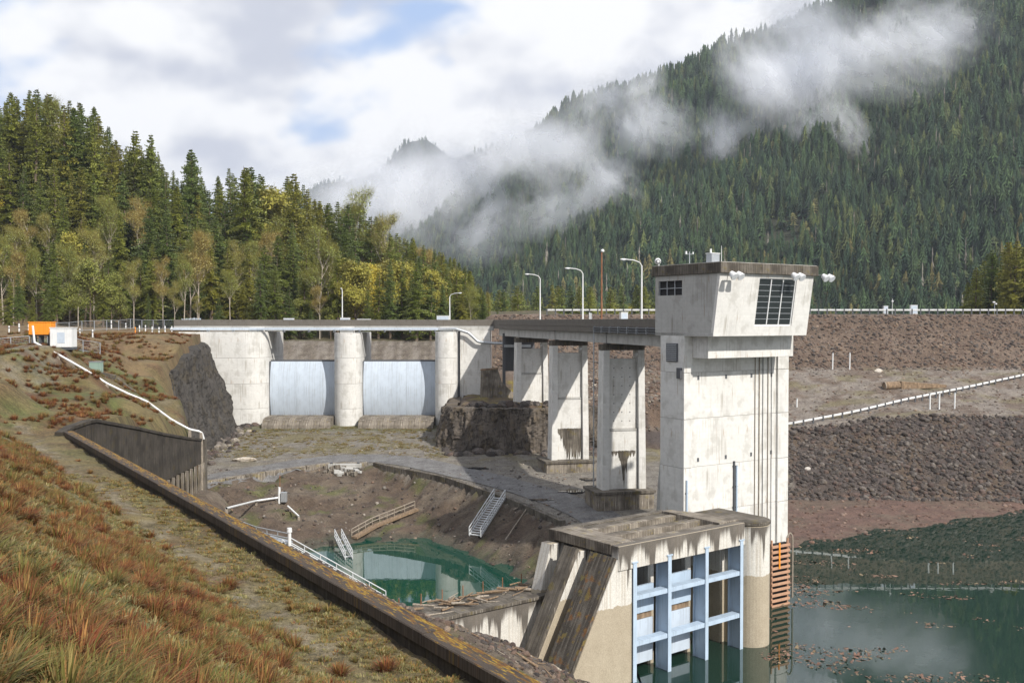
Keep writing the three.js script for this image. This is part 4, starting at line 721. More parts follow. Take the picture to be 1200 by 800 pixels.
// ---------------------------------------------------------------- retaining walls
{
  const R = thing('retaining_wall', 'long low black retaining wall with orange moss along its coping', 'wall', [0, 0, 0]);
  const at = (t, o) => [WALL_A[0] + WD[0] * t - WD[1] * o, WALL_A[1] + WD[1] * t + WD[0] * o];   // along the wall, and outwards (away from the grass)
  const seg = 6.2, n = Math.ceil((WL + 2) / seg);
  const rw = rngOf(19);
  for (let k = 0; k < n; k++) {
    const t0 = k * seg + 0.012, t1 = (k + 1) * seg - 0.012, lift = (rw() - 0.5) * 0.03;
    const q = (t, o, y) => { const [x, z] = at(t, o); return [x, y, -z]; };
    const slab = (o0, o1, y0, y1, uvf) => {
      const nn = 8, pos = [], uv = [], idx = [];
      const loop = [[o0, y0], [o0, y1 - 0.03], [o0 + 0.03, y1], [o1 - 0.03, y1], [o1, y1 - 0.03], [o1, y0]];
      const run = [0]; for (let i = 1; i < 6; i++) run.push(run[i - 1] + Math.hypot(loop[i][0] - loop[i - 1][0], loop[i][1] - loop[i - 1][1]));
      for (let i = 0; i <= nn; i++) { const t = lerp(t0, t1, i / nn); loop.forEach(([o, y], j) => { pos.push(...q(t, o, y)); uv.push((t + k * 1.7) / 8, uvf(run[j], o, y)); }); }
      for (let i = 0; i < nn; i++) for (let j = 0; j < 5; j++) { const a = i * 6 + j; idx.push(a, a + 1, a + 7, a, a + 7, a + 6); }
      for (const e of [0, nn * 6]) idx.push(e, e + 1, e + 4, e, e + 4, e + 5, e + 1, e + 2, e + 3, e + 1, e + 3, e + 4);
      let g = new THREE.BufferGeometry(); g.setAttribute('position', new THREE.Float32BufferAttribute(pos, 3)); g.setAttribute('uv', new THREE.Float32BufferAttribute(uv, 2)); g.setIndex(idx); g = g.toNonIndexed(); g.computeVertexNormals(); return g;
    };
    const st = mesh('wall_segment', slab(-0.02, 0.5, 1.5, 20.12, (r) => r / 8), M.blackened, R);
    mesh('coping', slab(-0.14, 0.58, 20.13, 20.5 + lift, (r, o) => 0.30 + (o + 0.14) * 0.75), M.moss, st);
  }
  // wing wall falling away from the far corner, its foot open behind bars
  const W = thing('wing_wall', 'tall black stained concrete wing wall with a barred opening at its foot', 'wall', [0, 0, 0]);
  const a = P(78, 497, 83), b = P(110, 492, 86), c = P(237, 514, 118);
  const path = [[-36.62, -79.85, 20.45], [-36.9, -82.2, 20.7], [-36.5, -84.6, 20.95], [b.x + 0.2, -86, 20.9], [lerp(b.x, c.x, 0.35), lerp(-86, -118, 0.35), lerp(20.9, c.y, 0.35)], [lerp(b.x, c.x, 0.55), lerp(-86, -118, 0.55), lerp(20.9, c.y, 0.57)], [lerp(b.x, c.x, 0.8), lerp(-86, -118, 0.8), lerp(20.9, c.y, 0.82)], [c.x, -118, c.y]];
  for (let i = 0; i + 1 < path.length; i++) {
    const [x0, z0, h0] = path[i], [x1, z1, h1] = path[i + 1], L = Math.hypot(x1 - x0, z1 - z0), foot = i >= 5 ? 12.4 : 5;
    const g = sideways([[0, foot], [L, foot], [L, h1 - 0.3], [0, h0 - 0.3]], 0, -0.55, 0.02).rotateY(Math.atan2(-(z1 - z0), x1 - x0)).translate(x0, 0, z0);
    const cp = sideways([[-0.05, h0 - 0.3], [L + 0.05, h1 - 0.3], [L + 0.05, h1], [-0.05, h0]], 0.12, -0.68, 0.03).rotateY(Math.atan2(-(z1 - z0), x1 - x0)).translate(x0, 0, z0);
    mesh('coping', boxUV(cp, 1 / 6), M.blackened, mesh('wall_segment', boxUV(g, 1 / 6), M.blackened, W));
  }
  for (let k = 0; k <= 9; k++) { const t = k / 9, x = lerp(path[5][0], path[7][0], t) + 0.1, z = lerp(path[5][1], path[7][1], t); mesh('bar', boxUV(bx(x - 0.14, x + 0.14, 4.5, 12.42, z - 0.14, z + 0.14, 0.02), 1 / 6), M.darkMid, W); }
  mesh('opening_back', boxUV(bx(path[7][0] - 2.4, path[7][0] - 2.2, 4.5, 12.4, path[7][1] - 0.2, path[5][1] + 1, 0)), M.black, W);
  mesh('end_post', boxUV(bx(path[7][0] - 0.5, path[7][0] + 0.25, 4, c.y - 0.05, -119, -118.1, 0.04), 1 / 6), M.dark, W);
}
// kerbs round the basin: cast lengths with open joints
function kerb(label, line, w, up, m, seg = 3.4) {
  const K = thing('kerb', label, 'kerb', [0, 0, 0]), c = new THREE.CatmullRomCurve3(line.map(([x, z]) => V(x, 0, z)), false, 'catmullrom', 0.15), L = c.getLength(), n = Math.round(L / seg);
  for (let i = 0; i < n; i++) {
    const p = c.getPointAt((i + 0.02) / n), q = c.getPointAt((i + 0.98) / n); const h0 = height(p.x, p.z, false), h1 = height(q.x, q.z, false), y = Math.max(apronH(p.x, p.z), h0 * 0), y2 = apronH(q.x, q.z);
    const len = Math.hypot(q.x - p.x, q.z - p.z);
    mesh('kerb_stone', boxUV(sideways([[0, y - 1.1], [len, y2 - 1.1], [len, y2 + up], [0, y + up]], -w / 2, w / 2, 0.04).rotateY(Math.atan2(q.z - p.z, q.x - p.x)).translate(p.x, 0, -p.z), 1 / 6), m, K);
  }
}
kerb('broad curved concrete kerb round the far side of the basin', KERB_W.slice(1), 1.0, 0.22, M.darkMid);
kerb('mossy dark kerb running along the road towards the intake', KERB_E.slice(0, 4).map(([x, z], i) => i ? [x, z] : [x + 1.2, z - 1]), 0.8, 0.5, M.dark);

// brown chute wall on the ledge beside the bridge
{
  const p = P(563, 470, 183), o = thing('chute_wall', 'rust-brown stained chute wall sloping down beside the flank wall', 'wall', [p.x, 14.6, p.z], 0.3);
  mesh('panel', boxUV(sideways([[0, 0], [0.2, 5.6], [3.4, 5.8], [4.2, 3.4], [6.6, 1.2], [6.6, 0]], 0, -0.5, 0.04), 1 / 6), M.darkMid, o); mesh('curb', boxUV(sideways([[0.1, 5.6], [0.2, 5.95], [3.5, 6.15], [3.4, 5.8]], 0.1, -0.6, 0.02), 1 / 6), M.wood, o); mesh('base', boxUV(bx(-2.6, 7, -1.2, 0.35, -1.4, 0.5, 0.05), 1 / 6), M.dark, o);
}

// ---------------------------------------------------------------- left hill: pipe, boxes, fences
{
  const px = [[40, 404, 117], [68, 418, 115.5], [100, 436, 114], [125, 450, 114], [150, 463, 114.5], [172, 478, 115], [200, 492, 116], [222, 503, 117]].map(([x, y, Z]) => P(x, y, Z));
  const pipe = thing('hill_pipe', 'long thin white pipe running down the hill to the wing wall', 'pipe', [0, 0, 0]);
  const pts = px.map((p) => V(p.x, Math.max(height(p.x, -p.z) + 0.35, p.y), p.z));
  pts.push(V(-37.35, 16.2, -117.6), V(-37.15, 15.3, -117.9));
  mesh('pipe_run', boxUV(tube(pts, 0.13, 8, 60), 1 / 4), M.white, pipe);
  mesh('riser', boxUV(cyl(pts[0].clone(), pts[0].clone().add(V(-0.2, 2.0, 0)), 0.13, 0.13, 8)), M.white, pipe);
  for (let i = 1; i < pts.length - 1; i++) { const g = height(pts[i].x, -pts[i].z); mesh('support', boxUV(bx(pts[i].x - 0.15, pts[i].x + 0.15, g - 0.6, pts[i].y - 0.1, pts[i].z - 0.15, pts[i].z + 0.15, 0.01)), M.greyWood, pipe); }
  const g0 = (pxx, Z) => { const p = P(pxx, 400, Z); return V(p.x, height(p.x, Z), -Z); };
  const og = g0(49, 120), gen = thing('generator', 'orange portable generator on dark legs at the hilltop', 'generator', og);
  mesh('housing', boxUV(bx(-1.35, 1.35, 1.25, 2.75, -0.7, 0.7, 0.06), 1 / 3), M.orange, gen); mesh('hood', boxUV(bx(-1.4, 1.4, 2.75, 2.85, -0.75, 0.75, 0.02), 1 / 3), M.orange, gen);
  for (const x of [-1.1, -0.2, 0.9]) mesh('leg', boxUV(bx(x, x + 0.2, 0, 1.25, -0.5, 0.5, 0.01)), M.steel, gen); mesh('tray', boxUV(bx(-1.3, 1.3, 1.1, 1.24, -0.65, 0.65, 0)), M.black, gen); mesh('door', boxUV(bx(-1.1, -0.1, 1.5, 2.5, 0.701, 0.73, 0.01)), M.orange, gen);
  const wb = g0(74, 119), cb = thing('tank_box', 'large plain white box beside the orange generator', 'box', wb); mesh('shell', boxUV(bx(-1.3, 1.3, 0.1, 2.4, -0.8, 0.8, 0.05), 1 / 3), M.white, cb); mesh('skid', boxUV(bx(-1.35, 1.35, -0.2, 0.1, -0.7, 0.7, 0.01)), M.steel, cb); mesh('lid', boxUV(bx(-1.36, 1.36, 2.4, 2.5, -0.86, 0.86, 0.02)), M.white, cb); mesh('hatch', boxUV(bx(-0.4, 0.5, 0.6, 1.9, 0.801, 0.83, 0.01)), M.gate, cb);
  const gb = g0(112, 130), gg = thing('green_box', 'pale green utility box on the hill beside the fence', 'box', gb); mesh('shell', boxUV(bx(-0.75, 0.75, 0, 1.5, -0.5, 0.5, 0.04), 1 / 3), mat(texPaint, rgb(0.30, 0.42, 0.36), 0.6), gg); mesh('lid', boxUV(bx(-0.8, 0.8, 1.5, 1.58, -0.55, 0.55, 0.01)), M.galv, gg);
  // old dark timber kerb on the hill
  const tk = thing('timber_kerb', 'row of old dark timbers set across the grassy hill', 'timber', [0, 0, 0]);
  for (let k = 0; k < 7; k++) { const p = P(70 + k * 13, 415 - k * 1.6, 126 - k * 0.3), q = P(82 + k * 13, 414 - k * 1.6, 126 - k * 0.3); p.y = height(p.x, -p.z) + 0.2; q.y = height(q.x, -q.z) + 0.2; mesh('timber', boxUV(bar(p, q, 0.5, 0.7), 1 / 2), M.dark, tk); }
  for (const [x, y] of [[79, 417], [88, 416]]) { const p = P(x, y, 124.5); p.y = height(p.x, -p.z) + 0.15; const o = mesh('white_block', rockGeos[0].clone().scale(0.42, 0.5, 0.4).translate(p.x, p.y + 0.15, p.z), M.white); tag(o, 'small white painted block beside the old timbers', 'block', 'white blocks by the timbers'); }
  // marker posts along the hilltop road
  const r = rngOf(31);
  for (const x of [10, 22, 33, 93, 108, 130, 147, 158, 163, 170, 178, 186, 193, 201]) {
    const Z = (x > 120 ? 174 : 150) + r() * 12, p = P(x, 390, Z), y = height(p.x, Z), or = r() < 0.25, o = thing('marker_post', or ? 'short orange marker post along the hilltop road' : 'short white marker post along the hilltop road', 'post', [p.x, y, -Z], r(), or ? 'orange marker posts on the hilltop road' : 'white marker posts on the hilltop road');
    mesh('post', boxUV(bx(-0.09, 0.09, -0.2, 1.2 + 0.4 * r(), -0.09, 0.09, 0.02)), or ? M.orange : M.white, o); mesh('band', boxUV(bx(-0.1, 0.1, 0.8, 0.95, -0.1, 0.1, 0)), M.steel, o);
  }
  const fence = (x0, z0, x1, z1, h, label, slatted) => {
    const F1 = thing('fence', label, 'fence', [0, 0, 0]), L = Math.hypot(x1 - x0, z1 - z0), n = Math.round(L / 2.4), t = (u) => [lerp(x0, x1, u), lerp(z0, z1, u)];
    for (let k = 0; k <= n; k++) { const [x, z] = t(k / n), y = height(x, z); mesh('post', boxUV(cyl(V(x, y - 0.3, -z), V(x, y + h, -z), 0.06, 0.06, 6)), M.galv, F1); }
    for (const f of [0.12, 0.98]) { const pts = []; for (let k = 0; k <= n; k++) { const [x, z] = t(k / n); pts.push(V(x, height(x, z) + h * f, -z)); } mesh('rail', boxUV(tube(pts, 0.035, 5, n)), M.galv, F1); }
    if (slatted) for (let k = 0; k < n * 9; k++) { const [x, z] = t((k + 0.5) / (n * 9)), y = height(x, z); mesh('slat', boxUV(bx(x - 0.08, x + 0.08, y + 0.15, y + h * 0.93, -z - 0.015, -z + 0.015, 0)), M.gate, F1); }
    else for (let j = 0; j < 6; j++) { const pts = []; for (let k = 0; k <= n; k++) { const [x, z] = t(k / n); pts.push(V(x, height(x, z) + h * (0.2 + 0.125 * j), -z)); } mesh('wire', boxUV(tube(pts, 0.012, 4, n)), M.galv, F1); }
  };
  fence(-66, 196, -53.5, 196, 2.3, 'pale slatted metal fence at the end of the spillway deck', true);
  fence(-80, 172, -66, 192, 1.9, 'thin wire fence climbing along the hilltop to the spillway', false);
  fence(-58, 138, -72, 126, 1.7, 'wire fence on the hill behind the white box', false);
}

// ---------------------------------------------------------------- in the basin: stairs, rails, pipes, blocks
function rails(parent, pts, h, m, posts = true) {
  for (const f of [0.5, 1]) mesh('handrail', boxUV(tube(pts.map((p) => p.clone().add(V(0, h * f, 0))), 0.065, 6, pts.length * 5)), m, parent);
  if (posts) for (let i = 0; i + 1 < pts.length; i++) { const d = pts[i].distanceTo(pts[i + 1]), n = Math.max(1, Math.round(d / 1.6)); for (let k = 0; k <= n; k++) if (k < n || i + 2 === pts.length) { const p = pts[i].clone().lerp(pts[i + 1], k / n); mesh('post', boxUV(cyl(p, p.clone().add(V(0, h, 0)), 0.06, 0.06, 6)), m, parent); } }
}
M.zinc = mat(texPaint, rgb(0.70, 0.72, 0.74), 0.5);
function stair(label, top, bottom, width, side) {
  const S = thing('metal_stair', label, 'stair', [0, 0, 0]), d = bottom.clone().sub(top), flat = V(d.x, 0, d.z).normalize(), lat = V(-flat.z, 0, flat.x), n = Math.round(Math.abs(d.y) / 0.24);
  const L0 = [], L1 = []; for (let k = 0; k <= 6; k++) { L0.push(top.clone().addScaledVector(d, k / 6)); L1.push(L0[k].clone().addScaledVector(lat, width)); }
  for (const l of [L0, L1]) { mesh('stringer', boxUV(bar(l[0], l[6], 0.08, 0.28)), M.zinc, S); rails(S, l, 1.05, M.zinc); }
  for (let k = 0; k < n; k++) { const p = top.clone().addScaledVector(d, (k + 0.5) / n); mesh('tread', boxUV(bar(p, p.clone().addScaledVector(lat, width), 0.26, 0.1)), M.zinc, S); }
}
{
  const gr = (px, py) => { const p = hit(px, py); p.y += 0.15; return p; };
  stair('grey metal stair with handrails dropping from the road kerb to the pool', hit(592, 590).add(V(0, 0.75, 0)), hit(563, 634).add(V(0, 0.55, 0)), 1.7);
  stair('long grey metal stair with handrails running into the pool below the retaining wall', E(338, 640, 4.6), E(452, 704, -0.6), 1.5);
  // landing rails and lamp post at the head of the long stair
  const lp = E(339, 648, 4.3), ld = thing('stair_landing', 'grey metal landing with handrails at the head of the long stair', 'landing', [0, 0, 0]);
  const l0 = E(284, 622, 5.2), l1 = E(300, 628, 4.9), l2 = E(338, 636, 4.6);
  mesh('deck', boxUV(bar(l0, l2, 1.4, 0.12)), M.galv, ld); rails(ld, [l0, l1, l2], 1.05, M.galv);
  for (const l of [l0, l1, l2]) mesh('leg', boxUV(cyl(l.clone(), l.clone().setY(Math.min(l.y - 0.3, height(l.x, -l.z)) - 0.4), 0.06)), M.galv, ld);
  const cp = thing('gauge_post', 'thick white capped gauge post on the stair landing', 'post', lp); mesh('tube', boxUV(cyl(V(0, -1.5, 0), V(0, 2.3, 0), 0.2, 0.2, 12)), M.white, cp); mesh('cap', boxUV(cyl(V(0, 2.3, 0), V(0, 2.75, 0), 0.3, 0.26, 12)), M.white, cp);
  // short ladder and handrail path on the far slope
  const pr = thing('slope_handrail', 'grey pipe handrail along a plank path on the basin slope', 'handrail', [0, 0, 0]);
  const hp = [gr(412, 630), gr(436, 617), gr(462, 606), gr(486, 597)]; rails(pr, hp, 1.0, M.greyWood); for (let i = 0; i < 3; i++) mesh('plank', boxUV(bar(hp[i].clone().add(V(0.4, -0.1, 0.4)), hp[i + 1].clone().add(V(0.4, -0.1, 0.4)), 0.9, 0.3), 1 / 2), M.wood, pr);
  stair('short grey metal ladder stair at the pool edge under the slope handrail', gr(400, 634).add(V(0, 0.4, 0)), E(413, 655, 0.05), 0.9);
  // white pipe in the basin
  const wp = thing('basin_pipe', 'bent white pipe with an upright valve post on the basin floor', 'pipe', [0, 0, 0]); const a = gr(265, 602, 4.5), b = gr(300, 592, 4.6), c = gr(327, 588, 4.6), d = gr(337, 598, 4.2), e = gr(350, 610, 3.6);
  for (const p of [a, b, c, d, e]) p.y += 0.45;
  mesh('pipe_run', boxUV(tube([a, b, c], 0.14, 8, 24), 1 / 4), M.white, wp); mesh('pipe_run', boxUV(tube([d, e], 0.13, 8, 8), 1 / 4), M.white, wp); mesh('valve_post', boxUV(cyl(c.clone().add(V(0, -1, 0)), c.clone().add(V(0, 1.5, 0)), 0.22, 0.18, 10)), M.white, wp); mesh('stem', boxUV(cyl(c.clone().add(V(0.1, 1.5, 0)), c.clone().add(V(0.1, 3.2, 0)), 0.05, 0.05, 6)), M.rust, wp); mesh('valve_box', boxUV(bx(c.x + 0.3, c.x + 1.1, c.y - 0.6, c.y + 0.8, c.z - 0.3, c.z + 0.4, 0.03)), M.galv, wp);
  for (const p of [a, b, e]) mesh('support', boxUV(bx(p.x - 0.14, p.x + 0.14, p.y - 1.2, p.y - 0.1, p.z - 0.14, p.z + 0.14, 0.01)), M.greyWood, wp);
  // tumbled blocks on the rim
  const r = rngOf(41); const tops = ['slab of pale concrete lying on top of the tumbled blocks', 'broken concrete block in the pile on the basin rim'];
  for (let k = 0; k < 26; k++) {
    const p = hit(380 + 44 * r(), 549 + 8 * r()), y = p.y, s = 0.3 + 0.4 * r();
    const o = mesh('concrete_block', boxUV(bx(-s, s, -s * 0.5, s * 0.5, -s * 0.6, s * 0.6, 0.06), 1 / 8), k % 3 ? M.darkMid : M.concreteGrey); o.position.set(p.x, y + 0.25 * s, p.z); o.rotation.set((r() - 0.5) * 0.7, r() * 6, (r() - 0.5) * 0.7); tag(o, k % 3 ? 'dark stained concrete block in the pile on the basin rim' : 'pale grey concrete block in the pile on the basin rim', 'block', k % 3 ? 'dark blocks tumbled on the basin rim' : 'pale blocks tumbled on the basin rim');
  }
  { const p = hit(404, 551), o = thing('concrete_slab', 'long pale concrete beam lying across the tumbled blocks', 'beam', [p.x, p.y + 0.45, p.z], 0.05); mesh('beam', boxUV(bx(-2.6, 2.6, -0.3, 0.35, -0.5, 0.5, 0.05), 1 / 8), M.concreteGrey, o); for (const x of [-2.3, 1.9]) mesh('lug', boxUV(bx(x, x + 0.4, 0.35, 0.6, -0.2, 0.2, 0.02)), M.steel, o); }
  { const p = hit(285, 540), o = mesh('pale_boulder', rockGeos[2].clone().scale(2.2, 0.6, 0.9).translate(p.x, height(p.x, -p.z) + 0.2, p.z), mat(texRock, rgb(0.85, 0.80, 0.72), 0.95)); tag(o, 'flat pale boulder lying beside the road under the rock cut', 'boulder'); }
  for (const [px, py, L, an, label] of [[592, 636, 7.5, 1.0, 'bare pole leaning down the basin slope near the stair'], [602, 600, 2.4, 0.3, 'short pale pole lying on the slope beside the metal stair']]) {
    const p = hit(px, py), y = p.y + 0.25, q = V(p.x + L * Math.cos(an) * 0.7, 0, p.z - L * Math.sin(an) * 0.7); q.y = height(q.x, -q.z) + 0.3; const o = mesh('leaning_pole', boxUV(cyl(V(p.x, y, p.z), q, 0.1, 0.07, 7), 1), M.greyWood); tag(o, label, 'pole');
  }
  // sawn driftwood and roots on the bank
  for (let k = 0; k < 130; k++) {
    const X = -14 + 20 * r(), Z = 66 + 34 * r(), h = height(X, Z); if (h < 0.1 || h > 7) continue;
    const L = 0.7 + 3.0 * r() * r(), an = r() * 6.3, q = V(X + L * Math.cos(an), 0, -(Z + L * Math.sin(an))); q.y = height(q.x, -q.z) + 0.12 + 0.25 * r(); const rr = 0.04 + 0.10 * r(), gy = r() < 0.55;
    const o = mesh('drift_branch', boxUV(cyl(V(X, h + 0.08, -Z), q, rr, rr * 0.5, 5), 1), gy ? M.greyWood : M.wood); tag(o, gy ? 'bleached grey driftwood branch lying on the dark bank beside the intake' : 'brown driftwood branch lying on the dark bank beside the intake', 'driftwood', gy ? 'grey driftwood on the bank' : 'brown driftwood on the bank');
  }
}

// ---------------------------------------------------------------- embankment: guardrails, posts, odd bits
function guardrail(label, pts, railM, seg = 1.95, hgt = 0.75) {
  const G = thing('guardrail', label, 'guardrail', [0, 0, 0]), c = new THREE.CatmullRomCurve3(pts, false, 'catmullrom', 0.2), L = c.getLength(), n = Math.round(L / seg);
  for (let i = 0; i < n; i++) {
    const p = c.getPointAt(i / n), q = c.getPointAt((i + 1) / n), d = q.clone().sub(p).normalize(), out = V(d.z, 0, -d.x).multiplyScalar(d.x > 0 ? -1 : 1);
    const pos = [], idx = [], prof = [[0, 0], [0.09, 0.05], [0.09, 0.13], [0, 0.19], [0.09, 0.25], [0.09, 0.33], [0, 0.38]];
    for (const e of [p, q]) for (const [o, y] of prof) { const w = e.clone().addScaledVector(out, o); pos.push(w.x, w.y + hgt - 0.38 + y, w.z); }
    for (let j = 0; j < 6; j++) idx.push(j, j + 7, j + 8, j, j + 8, j + 1);
    const g = new THREE.BufferGeometry(); g.setAttribute('position', new THREE.Float32BufferAttribute(pos, 3)); g.setIndex(idx); const g2 = g.toNonIndexed(); g2.computeVertexNormals();
    mesh('rail', boxUV(g2, 1 / 4), railM, G);
    mesh('post', boxUV(bx(p.x - 0.13, p.x + 0.13, p.y - 0.5, p.y + hgt + 0.06, p.z - 0.14, p.z + 0.14, 0.01)), M.steel, G);
    const w = p.clone().addScaledVector(out, 0.13); mesh('spacer', boxUV(bx(w.x - 0.1, w.x + 0.1, w.y + hgt - 0.42, w.y + hgt + 0.03, w.z - 0.05, w.z + 0.05, 0)), M.steel, G);
  }
}
{
  const crest = []; for (let X = 8; X <= 150; X += 10) crest.push(V(X, 31.0, -224.6)); guardrail('pale guardrail along the crest of the embankment dam', crest, M.white, 1.95, 1.2);
  const low = []; for (const [px, py, Z] of [[905, 505, 173.6], [928, 502, 173.9], [1000, 487, 177], [1060, 473, 182], [1130, 454, 190.5], [1200, 435, 199], [1240, 424, 204]]) { const p = P(px, py, Z); low.push(V(p.x, height(p.x, Z) + 0.02, -Z)); } guardrail('pale guardrail slanting up the bench road of the embankment', low, M.white);
  const post = (px, py, Z, h, label, g, m = M.white) => { const p = P(px, py, Z), o = thing('marker_post', label, 'post', [p.x, height(p.x, Z), -Z], 0, g); mesh('shaft', boxUV(cyl(V(0, -0.3, 0), V(0.05, h, 0), 0.14, 0.14, 8)), m, o); mesh('cap', boxUV(cyl(V(0.05, h, 0), V(0.05, h + 0.12, 0), 0.17, 0.15, 8)), M.galv, o); };
  for (const x of [976, 996]) post(x, 428, 206.5, 3.4, 'white post standing on the gravel below the upper stone slope', 'white posts on the upper bench');
  for (const x of [1090, 1101, 1119]) post(x, 482, 178, 2.9, 'white post below the slanting guardrail on the bench edge', 'white posts on the bench edge');
  post(934, 474, 186, 1.6, 'short white post close behind the tower on the bench', null);
  const p = P(1045, 462, 192), cu2 = thing('culvert_pipe', 'old brown culvert pipe lying on the bench beside the guardrail', 'pipe', [p.x, height(p.x, 192) + 0.5, -192], 0.12); mesh('barrel', boxUV(cyl(V(-1.5, 0, 0), V(2.2, 0.15, 0), 0.8, 0.8, 16), 1 / 3), M.wood, cu2); mesh('ramp', boxUV(sideways([[1.6, -0.6], [11, -0.4], [11, 0.2], [1.6, 0.95]], -1, 0.9, 0.05), 1 / 3), M.wood, cu2); mesh('rim', boxUV(new THREE.TorusGeometry(0.8, 0.1, 6, 18).rotateY(Math.PI / 2).translate(-1.5, 0, 0)), M.greyWood, cu2);
  const q = P(1030, 437, 204), bo = mesh('white_boulder', rockGeos[1].clone().scale(0.9, 0.8, 0.7).translate(q.x, height(q.x, 204) + 0.3, q.z), mat(texRock, rgb(0.9, 0.86, 0.8), 0.95)); tag(bo, 'single pale boulder on the gravel below the upper stone slope', 'boulder');
  const w = P(947, 546, 162), wb = mesh('white_boulder', rockGeos[0].clone().scale(0.6, 0.5, 0.5).translate(w.x, height(w.x, 162) + 0.3, w.z), mat(texRock, rgb(0.95, 0.93, 0.9), 0.95)); tag(wb, 'small white stone among the dark riprap beside the tower', 'boulder');
}
console.log('things');
// ---------------------------------------------------------------- mountain, distant hill
function table(t, x) { if (x <= t[0][0]) return t[0][1]; for (let i = 1; i < t.length; i++) if (x < t[i][0]) return lerp(t[i - 1][1], t[i][1], (x - t[i - 1][0]) / (t[i][0] - t[i - 1][0])); return t[t.length - 1][1]; }
// a slope from a foot line to a ridge line, both given round the valley; the far side falls away behind
function slopeOf({ ridge, zRidge, zFoot, footY, gully, seed }) {
  const at = (b, t) => {                                           // b: bearing as sideways-per-ahead, in photo pixels from the axis + 600; t: 0 foot .. 1 ridge .. 1.4 behind
    const zf = table(zFoot, b), zr = table(zRidge, b), er = EYE + (376 - table(ridge, b)) / F * zr, Z = lerp(zf, zr, t), X = (b - 600) / F * Z;
    const g = gully * Math.sin(Math.PI * clamp(t)) * (fbm2(X * 0.0022 + seed, Z * 0.0014, 4) * 1.2 + 0.5 * Math.abs(fbm2(X * 0.006 + seed, Z * 0.002, 3)));
    const h = t <= 1 ? lerp(footY, er, Math.pow(t, 1.02)) + g * t : er - (t - 1) * (er - footY) * 1.2;
    return [X, h, Z];
  };
  return at;
}
function slopeMesh(name, at, b0, b1, nb, nt, m, t1 = 1.4) {
  const pos = [], uv = [], idx = [];
  for (let i = 0; i <= nb; i++) for (let j = 0; j <= nt; j++) { const p = at(lerp(b0, b1, i / nb), j / nt * t1); pos.push(p[0], p[1], -p[2]); uv.push(p[0] / 60, p[2] / 60); }
  for (let i = 0; i < nb; i++) for (let j = 0; j < nt; j++) { const k = i * (nt + 1) + j; idx.push(k, k + nt + 1, k + nt + 2, k, k + nt + 2, k + 1); }
  const g = new THREE.BufferGeometry(); g.setAttribute('position', new THREE.Float32BufferAttribute(pos, 3)); g.setAttribute('uv', new THREE.Float32BufferAttribute(uv, 2)); g.setIndex(idx); g.computeVertexNormals(); return struct(name, g, m);
}
const duff = mat(texGravel, rgb(0.055, 0.062, 0.03), 1);
const mountain = slopeOf({ seed: 4.2, gully: 55, footY: 4, ridge: [[300, 330], [400, 318], [440, 312], [475, 285], [520, 250], [560, 215], [600, 182], [640, 150], [669, 130], [769, 96], [850, 62], [950, 18], [1050, -25], [1200, -80], [1500, -140], [1900, -160]], zRidge: [[300, 2300], [475, 2000], [600, 1750], [769, 1600], [950, 1550], [1200, 1500], [1900, 1300]], zFoot: [[300, 1300], [475, 1050], [600, 820], [769, 720], [950, 680], [1200, 620], [1900, 500]] });
slopeMesh('mountain', mountain, 300, 1900, 220, 70, duff);
const farHill = slopeOf({ seed: 8.8, gully: 60, footY: 4, ridge: [[100, 300], [250, 275], [330, 250], [372, 216], [400, 212], [430, 214], [452, 196], [464, 178], [480, 166], [500, 163], [512, 172], [530, 186], [570, 176], [640, 150], [700, 140], [900, 150]], zRidge: [[100, 3300], [900, 3300]], zFoot: [[100, 2300], [900, 2300]] });
slopeMesh('distant_hill', farHill, 100, 900, 120, 24, duff);

// ---------------------------------------------------------------- trees
class Tris {                                                       // loose triangles with their own tone
  constructor() { this.p = []; this.n = []; this.c = []; }
  tri(a, b, c, col, out) { let nrm; if (out) { nrm = b.clone().sub(a).cross(c.clone().sub(a)).normalize(); if (nrm.dot(out) < 0) { [b, c] = [c, b]; nrm.negate(); } nrm.multiplyScalar(0.45).addScaledVector(out, 0.75).normalize(); } this.p.push(a.x, a.y, a.z, b.x, b.y, b.z, c.x, c.y, c.z); const n = nrm ?? b.clone().sub(a).cross(c.clone().sub(a)).normalize(); for (let k = 0; k < 3; k++) { this.n.push(n.x, n.y, n.z); this.c.push(...col); } }
  geo() { const g = new THREE.BufferGeometry(); g.setAttribute('position', new THREE.Float32BufferAttribute(this.p, 3)); g.setAttribute('normal', new THREE.Float32BufferAttribute(this.n, 3)); g.setAttribute('color', new THREE.Float32BufferAttribute(this.c, 3)); return g; }
}
const leafMat = (c) => new THREE.MeshPhysicalMaterial({ color: c, roughness: 0.85, vertexColors: true, transmission: 0.35, thickness: 0, specularIntensity: 0.3 });
function trunkGeo(H, r, seed, seg = 7) {
  const rr = rngOf(seed), n = 8, pos = [], uv = [], idx = []; let x = 0, z = 0;
  for (let i = 0; i <= n; i++) { const t = i / n, R = r * (1 - t) ** 0.8 + 0.02 + (i === 0 ? r * 0.35 : 0); x += (rr() - 0.5) * 0.012 * H * (i > 0); z += (rr() - 0.5) * 0.012 * H * (i > 0); for (let k = 0; k <= seg; k++) { const a = k / seg * 6.2832; pos.push(x + R * Math.cos(a), t * H - (i ? 0 : 1.2), z + R * Math.sin(a)); uv.push(k / seg, t * H / 4); } }
  for (let i = 0; i < n; i++) for (let k = 0; k < seg; k++) { const q = i * (seg + 1) + k; idx.push(q, q + seg + 1, q + 1, q + 1, q + seg + 1, q + seg + 2); }
  const g = new THREE.BufferGeometry(); g.setAttribute('position', new THREE.Float32BufferAttribute(pos, 3)); g.setAttribute('uv', new THREE.Float32BufferAttribute(uv, 2)); g.setIndex(idx); g.computeVertexNormals(); return g;
}
